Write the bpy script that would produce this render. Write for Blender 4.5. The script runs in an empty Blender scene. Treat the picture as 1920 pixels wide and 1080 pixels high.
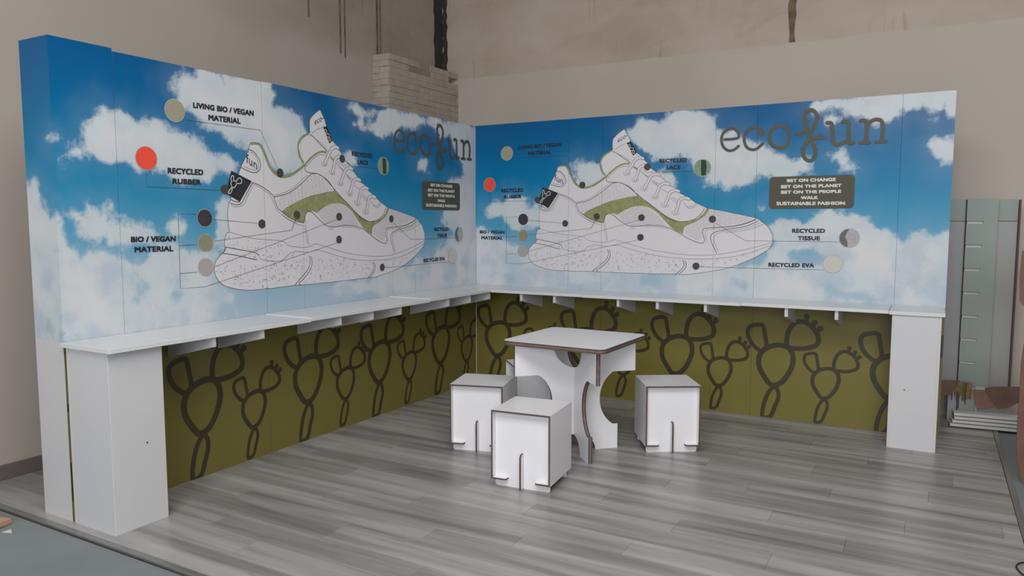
import bpy, bmesh, math, random, json
import numpy as np
from mathutils import Vector, Matrix
from mathutils.geometry import tessellate_polygon

scene = bpy.context.scene
COL = scene.collection
PI = math.pi
random.seed(7)

# ------------------------------------------------------------------ camera, world, lights, exposure
CX, CY, CZ, YAW, PITCH, FPX = 3.7382, -5.9172, 1.5164, -0.51510, -0.0888, 1393.93
cam_data = bpy.data.cameras.new('camera')
cam = bpy.data.objects.new('camera', cam_data)
COL.objects.link(cam)
cam.location = (CX, CY, CZ)
cam.rotation_euler = (PI/2 + PITCH, 0, -YAW)
cam_data.sensor_width = 36.0
cam_data.lens = FPX/1920*36.0
cam_data.clip_start = 0.05
cam_data.clip_end = 60
scene.camera = cam

world = bpy.data.worlds.new('world')
scene.world = world
world.use_nodes = True
world.node_tree.nodes['Background'].inputs[0].default_value = (0.75, 0.8, 0.85, 1)
world.node_tree.nodes['Background'].inputs[1].default_value = 0.5

def area(name, loc, target, sx, sy, power, color):
    d = bpy.data.lights.new(name, 'AREA')
    d.shape = 'RECTANGLE'; d.size = sx; d.size_y = sy; d.energy = power; d.color = color
    o = bpy.data.objects.new(name, d); COL.objects.link(o)
    o.location = loc
    o.rotation_euler = (Vector(target)-Vector(loc)).to_track_quat('-Z', 'Y').to_euler()
    return o
area('daylight_from_loading_door', (4.9, -10.6, 2.8), (2.6, -0.5, 1.4), 4.6, 3.2, 325, (0.93, 0.97, 1.0))
area('ceiling_lamp_bank', (3.4, -4.6, 4.9), (3.1, -3.2, 0.0), 4.8, 4.0, 400, (1.0, 0.97, 0.93))

scene.view_settings.view_transform = 'Standard'
scene.view_settings.look = 'None'
scene.view_settings.gamma = 1.0
scene.view_settings.use_curve_mapping = False
scene.view_settings.exposure = -0.03

# ------------------------------------------------------------------ materials
def nodes(m):
    m.use_nodes = True
    nt = m.node_tree
    return nt, nt.nodes, nt.links, nt.nodes['Principled BSDF']
def setspec(b, rough, spec):
    b.inputs['Roughness'].default_value = rough
    b.inputs['Specular IOR Level'].default_value = spec
def mathn(nt, op, a, b=None, c=None, clamp=False):
    n = nt.nodes.new('ShaderNodeMath'); n.operation = op; n.use_clamp = clamp
    for i, v in enumerate((a, b, c)):
        if v is None: continue
        if isinstance(v, (int, float)): n.inputs[i].default_value = v
        else: nt.links.new(v, n.inputs[i])
    return n.outputs[0]
def mixn(nt, fac, a, b, mode='MIX'):
    n = nt.nodes.new('ShaderNodeMix'); n.data_type = 'RGBA'; n.blend_type = mode
    for s, v in ((n.inputs[0], fac), (n.inputs[6], a), (n.inputs[7], b)):
        if isinstance(v, (int, float)): s.default_value = v
        elif isinstance(v, tuple): s.default_value = (*v, 1) if len(v) == 3 else v
        else: nt.links.new(v, s)
    return n.outputs[2]
def noisen(nt, vec, scale, detail=4, rough=0.5, dist=0.0):
    n = nt.nodes.new('ShaderNodeTexNoise')
    n.inputs['Scale'].default_value = scale; n.inputs['Detail'].default_value = detail
    n.inputs['Roughness'].default_value = rough; n.inputs['Distortion'].default_value = dist
    if vec is not None: nt.links.new(vec, n.inputs['Vector'])
    return n.outputs[0]
def mapn(nt, vec, loc=(0, 0, 0), scale=(1, 1, 1)):
    n = nt.nodes.new('ShaderNodeMapping')
    n.inputs['Location'].default_value = loc; n.inputs['Scale'].default_value = scale
    nt.links.new(vec, n.inputs['Vector']); return n.outputs[0]
def rampn(nt, fac, stops):
    n = nt.nodes.new('ShaderNodeValToRGB'); cr = n.color_ramp
    while len(cr.elements) < len(stops): cr.elements.new(0.5)
    for e, (p, c) in zip(cr.elements, stops):
        e.position = p; e.color = (*c, 1)
    nt.links.new(fac, n.inputs[0]); return n.outputs[0]
def pos(nt):
    return nt.nodes.new('ShaderNodeNewGeometry').outputs['Position']
def sm(nt, x, lo, hi):
    n = nt.nodes.new('ShaderNodeMapRange'); n.interpolation_type = 'SMOOTHSTEP'
    n.inputs['From Min'].default_value = lo; n.inputs['From Max'].default_value = hi
    nt.links.new(x, n.inputs['Value']); return n.outputs[0]

def plain(name, col, rough=0.5, spec=0.4, var=0.04, nscale=3.0, metal=0.0, bump=0.0):
    m = bpy.data.materials.new(name); nt, N, L, b = nodes(m)
    setspec(b, rough, spec); b.inputs['Metallic'].default_value = metal
    p = pos(nt)
    n = noisen(nt, p, nscale, 4, 0.6)
    lo = tuple(c*(1-var) for c in col); hi = tuple(min(1, c*(1+var)) for c in col)
    L.new(rampn(nt, n, [(0.3, lo), (0.7, hi)]), b.inputs['Base Color'])
    if bump > 0:
        bn = nt.nodes.new('ShaderNodeBump'); bn.inputs['Strength'].default_value = bump
        bn.inputs['Distance'].default_value = 0.004
        L.new(noisen(nt, p, nscale*12, 5, 0.6), bn.inputs['Height']); L.new(bn.outputs[0], b.inputs['Normal'])
    return m

M = {}
M['white'] = plain('white_melamine', (0.60, 0.60, 0.625), 0.38, 0.45, 0.015)
M['bright'] = plain('bright_white_laminate', (0.80, 0.79, 0.825), 0.28, 0.5, 0.01)
M['edgelight'] = plain('pale_board_core', (0.40, 0.33, 0.31), 0.7, 0.2, 0.05)
M['edge'] = plain('brown_board_edge', (0.115, 0.080, 0.070), 0.7, 0.2, 0.2, 30)
M['counter'] = plain('white_counter_laminate', (0.68, 0.69, 0.71), 0.22, 0.5, 0.015)
M['ink'] = plain('black_ink', (0.022, 0.022, 0.032), 0.45, 0.4, 0.05)
M['line'] = plain('grey_pencil_line', (0.11, 0.11, 0.12), 0.5, 0.3, 0.1)
M['hatch'] = plain('pale_grey_pencil_hatching', (0.20, 0.20, 0.215), 0.5, 0.3, 0.2, 30)
M['line2'] = plain('dark_pencil_line', (0.055, 0.055, 0.065), 0.5, 0.3, 0.1)
M['callout'] = plain('thin_callout_line', (0.05, 0.065, 0.09), 0.5, 0.3, 0.05)
M['shoe'] = plain('drawing_white', (0.680, 0.658, 0.690), 0.4, 0.4, 0.02, 2.0)
M['dot'] = plain('olive_black_dot', (0.062, 0.062, 0.056), 0.5, 0.3, 0.05)
M['tab'] = plain('charcoal_tab', (0.028, 0.03, 0.035), 0.5, 0.3, 0.15, 8)
M['logo'] = plain('olive_grey_lettering', (0.092, 0.088, 0.068), 0.5, 0.3, 0.08, 8)
M['sign'] = plain('olive_brown_sign', (0.082, 0.076, 0.052), 0.5, 0.3, 0.04)
M['signtext'] = plain('sign_text_white', (0.66, 0.65, 0.62), 0.5, 0.3, 0.02)
M['shoegreen'] = plain('sage_green_print', (0.275, 0.295, 0.13), 0.5, 0.3, 0.22, 22)
M['cactus'] = plain('dark_cactus_print', (0.052, 0.043, 0.022), 0.42, 0.4, 0.06)
M['beige'] = plain('beige_swatch', (0.34, 0.31, 0.235), 0.6, 0.2, 0.08, 60)
M['beige2'] = plain('olive_beige_swatch', (0.27, 0.255, 0.175), 0.6, 0.2, 0.08, 60)
M['red'] = plain('coral_red_swatch', (0.82, 0.085, 0.05), 0.6, 0.2, 0.05, 60)
M['plum'] = plain('dark_plum_swatch', (0.055, 0.045, 0.055), 0.6, 0.2, 0.12, 60)
M['stone'] = plain('warm_grey_swatch', (0.40, 0.36, 0.335), 0.6, 0.2, 0.06, 60)
M['eva'] = plain('cream_white_swatch', (0.57, 0.55, 0.52), 0.6, 0.2, 0.03, 60)
M['lacegreen'] = plain('pale_green_swatch', (0.22, 0.33, 0.22), 0.6, 0.2, 0.1, 40)
M['lacedark'] = plain('dark_green_stripe', (0.035, 0.062, 0.05), 0.6, 0.2, 0.1, 40)
M['tissue'] = plain('light_grey_fabric_swatch', (0.42, 0.41, 0.43), 0.7, 0.2, 0.12, 60)
M['tissuedark'] = plain('dark_grey_fabric_fold', (0.15, 0.145, 0.15), 0.7, 0.2, 0.2, 60)
M['ring'] = plain('pale_swatch_ring', (0.42, 0.44, 0.42), 0.6, 0.2, 0.02)
M['concrete_floor'] = plain('painted_grey_concrete', (0.205, 0.235, 0.25), 0.5, 0.35, 0.12, 1.6, bump=0.15)
M['skirting'] = plain('grey_skirting', (0.14, 0.12, 0.115), 0.6, 0.3, 0.06)
M['alu'] = plain('aluminium_edge_trim', (0.30, 0.30, 0.29), 0.35, 0.5, 0.08, 12, metal=0.6)
M['rubber'] = plain('dark_joint', (0.05, 0.05, 0.048), 0.8, 0.1, 0.1)
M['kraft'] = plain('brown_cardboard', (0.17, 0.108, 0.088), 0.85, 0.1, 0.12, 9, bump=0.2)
M['kraft2'] = plain('tan_cardboard', (0.50, 0.30, 0.215), 0.85, 0.1, 0.1, 9)
M['sage'] = plain('pale_sage_panel', (0.31, 0.36, 0.34), 0.5, 0.35, 0.03)
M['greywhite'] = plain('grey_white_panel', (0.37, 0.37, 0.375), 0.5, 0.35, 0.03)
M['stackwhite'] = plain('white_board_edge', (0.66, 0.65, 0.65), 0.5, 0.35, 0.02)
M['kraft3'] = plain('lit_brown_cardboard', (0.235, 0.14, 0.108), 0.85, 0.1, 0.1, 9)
M['ochre'] = plain('torn_ochre_padding', (0.25, 0.165, 0.065), 0.9, 0.1, 0.4, 25)
M['blue'] = plain('navy_rod', (0.02, 0.035, 0.08), 0.5, 0.4, 0.1)
M['wood'] = plain('reddish_brown_wood', (0.17, 0.085, 0.06), 0.6, 0.3, 0.2, 5)
M['black'] = plain('black_rubber_cable', (0.02, 0.02, 0.022), 0.5, 0.4, 0.1)
M['steel'] = plain('grey_steel_screw', (0.10, 0.10, 0.11), 0.4, 0.5, 0.05, metal=0.5)
M['brick'] = plain('whitewashed_split_stone', (0.42, 0.365, 0.325), 0.85, 0.15, 0.12, 9, bump=0.6)
M['mortar'] = plain('stone_backing', (0.27, 0.23, 0.205), 0.9, 0.1, 0.1)
M['seam'] = plain('stained_concrete_seam', (0.17, 0.125, 0.115), 0.9, 0.1, 0.45, 6)
M['joint'] = plain('dull_blue_grey_board_core', (0.10, 0.13, 0.16), 0.8, 0.1, 0.05)
M['crack'] = plain('brown_stained_joint', (0.17, 0.12, 0.085), 0.9, 0.1, 0.4, 14)

def sky_material():
    m = bpy.data.materials.new('printed_sky'); nt, N, L, b = nodes(m)
    setspec(b, 0.36, 0.26)
    P = pos(nt)
    at = N.new('ShaderNodeAttribute'); at.attribute_name = 'cloud'; d = at.outputs['Fac']
    n1 = noisen(nt, P, 3.0, 9, 0.62)
    n2 = noisen(nt, mapn(nt, P, (5, 3, 1)), 9.0, 7, 0.6)
    big = mathn(nt, 'MULTIPLY_ADD', n1, 0.34, -0.17)
    fine = mathn(nt, 'MULTIPLY_ADD', n2, 0.13, -0.065)
    dd = mathn(nt, 'ADD', mathn(nt, 'ADD', d, big), fine)
    mask = sm(nt, dd, -0.028, 0.028)
    veil = sm(nt, dd, -0.22, 0.10)
    sx = N.new('ShaderNodeSeparateXYZ'); L.new(P, sx.inputs[0]); z = sx.outputs[2]
    zn = mathn(nt, 'MULTIPLY_ADD', z, 1/1.5, -0.9/1.5)
    sky = rampn(nt, zn, [(0.0, (0.40, 0.50, 0.60)), (0.18, (0.22, 0.41, 0.55)), (0.36, (0.050, 0.305, 0.50)), (0.60, (0.0, 0.195, 0.40)), (0.85, (0.0, 0.120, 0.305)), (1.0, (0.0, 0.092, 0.26))])
    lowz = sm(nt, mathn(nt, 'MULTIPLY', z, -1.0), -1.55, -1.15)
    sky2 = mixn(nt, mathn(nt, 'MULTIPLY', veil, mathn(nt, 'MULTIPLY_ADD', lowz, 0.55, 0.16)), sky, (0.42, 0.51, 0.60))
    sh = noisen(nt, mapn(nt, P, (2, 7, 3)), 4.5, 5, 0.55)
    core = sm(nt, dd, 0.0, 0.22)
    shade = mathn(nt, 'MULTIPLY', sm(nt, sh, 0.44, 0.66), mathn(nt, 'MULTIPLY_ADD', lowz, 0.40, 0.28))
    edge = mixn(nt, core, (0.56, 0.62, 0.66), (0.66, 0.655, 0.675))
    cl = mixn(nt, shade, edge, (0.40, 0.49, 0.60))
    col = mixn(nt, mask, sky2, cl)
    L.new(col, b.inputs['Base Color'])
    return m
M['sky'] = sky_material()
M['olive'] = plain('olive_green_print', (0.185, 0.160, 0.038), 0.42, 0.4, 0.03, 1.5)

def plank_material():
    m = bpy.data.materials.new('grey_oak_laminate'); nt, N, L, b = nodes(m)
    setspec(b, 0.32, 0.5)
    P = pos(nt); oi = N.new('ShaderNodeObjectInfo'); r = oi.outputs['Random']
    cmb = N.new('ShaderNodeCombineXYZ'); L.new(mathn(nt, 'MULTIPLY', r, 37.0), cmb.inputs[0]); L.new(mathn(nt, 'MULTIPLY', r, 11.0), cmb.inputs[2])
    va = N.new('ShaderNodeVectorMath'); va.operation = 'ADD'
    L.new(P, va.inputs[0]); L.new(cmb.outputs[0], va.inputs[1]); V = va.outputs[0]
    band = noisen(nt, mapn(nt, V, (0, 0, 0), (0.55, 7.5, 1)), 1.6, 3, 0.5, 0.35)
    light_bands = noisen(nt, mapn(nt, P, (3, 0, 0), (0.28, 5.2, 1)), 1.7, 2, 0.45, 0.3)  # soft bands running across planks: light banding painted into the colour
    fine = noisen(nt, mapn(nt, V, (1, 4, 0), (2.2, 46, 1)), 1.5, 5, 0.65)
    knot = noisen(nt, mapn(nt, V, (4, 2, 0), (1.5, 12, 1)), 2.6, 5, 0.7, 0.6)
    v = mathn(nt, 'ADD', mathn(nt, 'MULTIPLY', band, 0.34), mathn(nt, 'MULTIPLY', fine, 0.14))
    v = mathn(nt, 'ADD', v, mathn(nt, 'MULTIPLY', light_bands, 0.52))
    v = mathn(nt, 'ADD', v, mathn(nt, 'MULTIPLY_ADD', r, 0.06, -0.03))
    col = rampn(nt, v, [(0.36, (0.165, 0.160, 0.158)), (0.45, (0.245, 0.240, 0.238)), (0.53, (0.325, 0.322, 0.320)), (0.63, (0.40, 0.398, 0.396))])
    k = sm(nt, knot, 0.60, 0.72)
    col = mixn(nt, mathn(nt, 'MULTIPLY', k, 0.5), col, (0.15, 0.14, 0.132))
    L.new(col, b.inputs['Base Color'])
    bn = N.new('ShaderNodeBump'); bn.inputs['Strength'].default_value = 0.12; bn.inputs['Distance'].default_value = 0.002
    L.new(fine, bn.inputs['Height']); L.new(bn.outputs[0], b.inputs['Normal'])
    return m
M['plank'] = plank_material()

def wall_material(name, side):
    """smooth beige plaster low down, raw brownish concrete above about 3 m"""
    m = bpy.data.materials.new(name); nt, N, L, b = nodes(m)
    setspec(b, 0.75, 0.2)
    P = pos(nt)
    s = N.new('ShaderNodeSeparateXYZ'); L.new(P, s.inputs[0])
    n = noisen(nt, P, 0.8, 3, 0.5)
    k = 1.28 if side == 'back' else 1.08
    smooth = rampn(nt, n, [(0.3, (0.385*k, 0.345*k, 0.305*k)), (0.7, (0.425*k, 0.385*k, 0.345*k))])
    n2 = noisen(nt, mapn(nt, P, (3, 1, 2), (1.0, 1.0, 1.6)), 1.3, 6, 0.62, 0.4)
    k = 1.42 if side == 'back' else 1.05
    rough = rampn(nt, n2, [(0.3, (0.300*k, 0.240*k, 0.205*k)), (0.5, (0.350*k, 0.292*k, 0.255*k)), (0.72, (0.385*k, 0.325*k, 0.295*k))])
    st = noisen(nt, mapn(nt, P, (0, 0, 0), (7, 7, 0.5)), 3.0, 3, 0.5)
    rough = mixn(nt, mathn(nt, 'MULTIPLY', sm(nt, st, 0.62, 0.72), 0.35), rough, (0.24, 0.18, 0.155))
    if side == 'back':
        edge = mathn(nt, 'ADD', s.outputs[2], mathn(nt, 'MULTIPLY_ADD', noisen(nt, P, 3.0, 4, 0.6), 0.05, -0.025))
        mask = sm(nt, edge, 3.025, 3.04)
    else:
        e1 = mathn(nt, 'ADD', s.outputs[2], mathn(nt, 'MULTIPLY_ADD', noisen(nt, P, 1.2, 4, 0.6), 0.4, -0.2))
        mask = mathn(nt, 'MULTIPLY', sm(nt, e1, 2.95, 3.2), sm(nt, mathn(nt, 'ADD', s.outputs[1], mathn(nt, 'MULTIPLY', n2, 0.8)), -2.2, -0.4))
    L.new(mixn(nt, mask, smooth, rough), b.inputs['Base Color'])
    bn = N.new('ShaderNodeBump'); bn.inputs['Distance'].default_value = 0.01
    L.new(mathn(nt, 'MULTIPLY', mask, 0.5), bn.inputs['Strength'])
    L.new(noisen(nt, P, 9, 6, 0.6), bn.inputs['Height']); L.new(bn.outputs[0], b.inputs['Normal'])
    return m
M['wall_left'] = wall_material('plaster_left', 'left')
M['wall_back'] = wall_material('plaster_back', 'back')
M['plaster'] = plain('grey_beige_plaster', (0.40, 0.38, 0.35), 0.8, 0.2, 0.05, 0.8)

# ------------------------------------------------------------------ mesh helpers
def origin_of(parent):
    return Vector(parent.matrix_basis.translation) if parent is not None else Vector((0, 0, 0))

ORIG = {}
def link(name, me, parent=None, loc=(0, 0, 0)):
    o = bpy.data.objects.new(name, me); COL.objects.link(o)
    o.location = loc
    if parent is not None: o.parent = parent
    return o

def obj(name, bm, mats, parent=None, base=None, smooth=False):
    """bm is in world coordinates (or in the thing's own coordinates when base is None)."""
    base = Vector(base) if base is not None else Vector((0, 0, 0))
    if base.length: bmesh.ops.translate(bm, verts=bm.verts, vec=-base)
    me = bpy.data.meshes.new(name); bm.to_mesh(me); bm.free()
    for m in (mats if isinstance(mats, (list, tuple)) else [mats]): me.materials.append(M[m] if isinstance(m, str) else m)
    if smooth:
        for p in me.polygons: p.use_smooth = True
    return link(name, me, parent)

def tag(o, label=None, cat=None, group=None, kind=None):
    if label: o['label'] = label
    if cat: o['category'] = cat
    if group: o['group'] = group
    if kind: o['kind'] = kind
    return o

def thing(name, label, cat, loc=(0, 0, 0), rotz=0.0, group=None):
    o = bpy.data.objects.new(name, None); COL.objects.link(o)
    o.empty_display_size = 0.1
    o.location = loc; o.rotation_euler = (0, 0, rotz)
    return tag(o, label, cat, group)

def box(bm, x0, x1, y0, y1, z0, z1, mi=0, bevel=0.0):
    vs = [bm.verts.new((x, y, z)) for z in (z0, z1) for y in (y0, y1) for x in (x0, x1)]
    fs = [bm.faces.new([vs[i] for i in q]) for q in ((0, 2, 3, 1), (4, 5, 7, 6), (0, 1, 5, 4), (2, 6, 7, 3), (0, 4, 6, 2), (1, 3, 7, 5))]
    for f in fs: f.material_index = mi
    if bevel > 0:
        bmesh.ops.bevel(bm, geom=list({e for f in fs for e in f.edges}), offset=bevel, segments=1, affect='EDGES', profile=0.5, clamp_overlap=True)
    return fs

def newbox(*a, **k):
    bm = bmesh.new(); box(bm, *a, **k); return bm

def tri2d(pts):
    return tessellate_polygon([[Vector((p[0], p[1], 0)) for p in pts]])

def extrude_poly(bm, pts, fn, t0, t1, mi_face=0, mi_edge=0):
    """pts: 2D outline; fn(a, b, t) -> 3D; extruded between t0 and t1"""
    n = len(pts)
    A = [bm.verts.new(fn(p[0], p[1], t0)) for p in pts]
    B = [bm.verts.new(fn(p[0], p[1], t1)) for p in pts]
    for t in tri2d(pts):
        for V in (A, B):
            try:
                f = bm.faces.new([V[i] for i in t]); f.material_index = mi_face
            except ValueError: pass
    for i in range(n):
        j = (i+1) % n
        f = bm.faces.new((A[i], A[j], B[j], B[i])); f.material_index = mi_edge
    bmesh.ops.recalc_face_normals(bm, faces=bm.faces[:])

def arc(cx, cy, rx, ry, a0, a1, n=16):
    return [(cx+rx*math.cos(a0+(a1-a0)*i/n), cy+ry*math.sin(a0+(a1-a0)*i/n)) for i in range(n+1)]

def smooth_line(P, k=4, closed=False):
    P = [Vector((p[0], p[1])) for p in P]
    if (P[0]-P[-1]).length < 1e-4: closed = True; P = P[:-1]
    if len(P) < 3: return P, closed
    n = len(P); out = []
    rng = range(n) if closed else range(n-1)
    for i in rng:
        p1, p2 = P[i], P[(i+1) % n]
        p0 = P[i-1] if (closed or i > 0) else p1
        p3 = P[(i+2) % n] if (closed or i+2 < n) else p2
        for s in range(k):
            t = s/k
            out.append(0.5*((2*p1)+(p2-p0)*t+(2*p0-5*p1+4*p2-p3)*t*t+(3*p1-p0-3*p2+p3)*t**3))
    if not closed: out.append(P[-1])
    return out, closed

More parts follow.
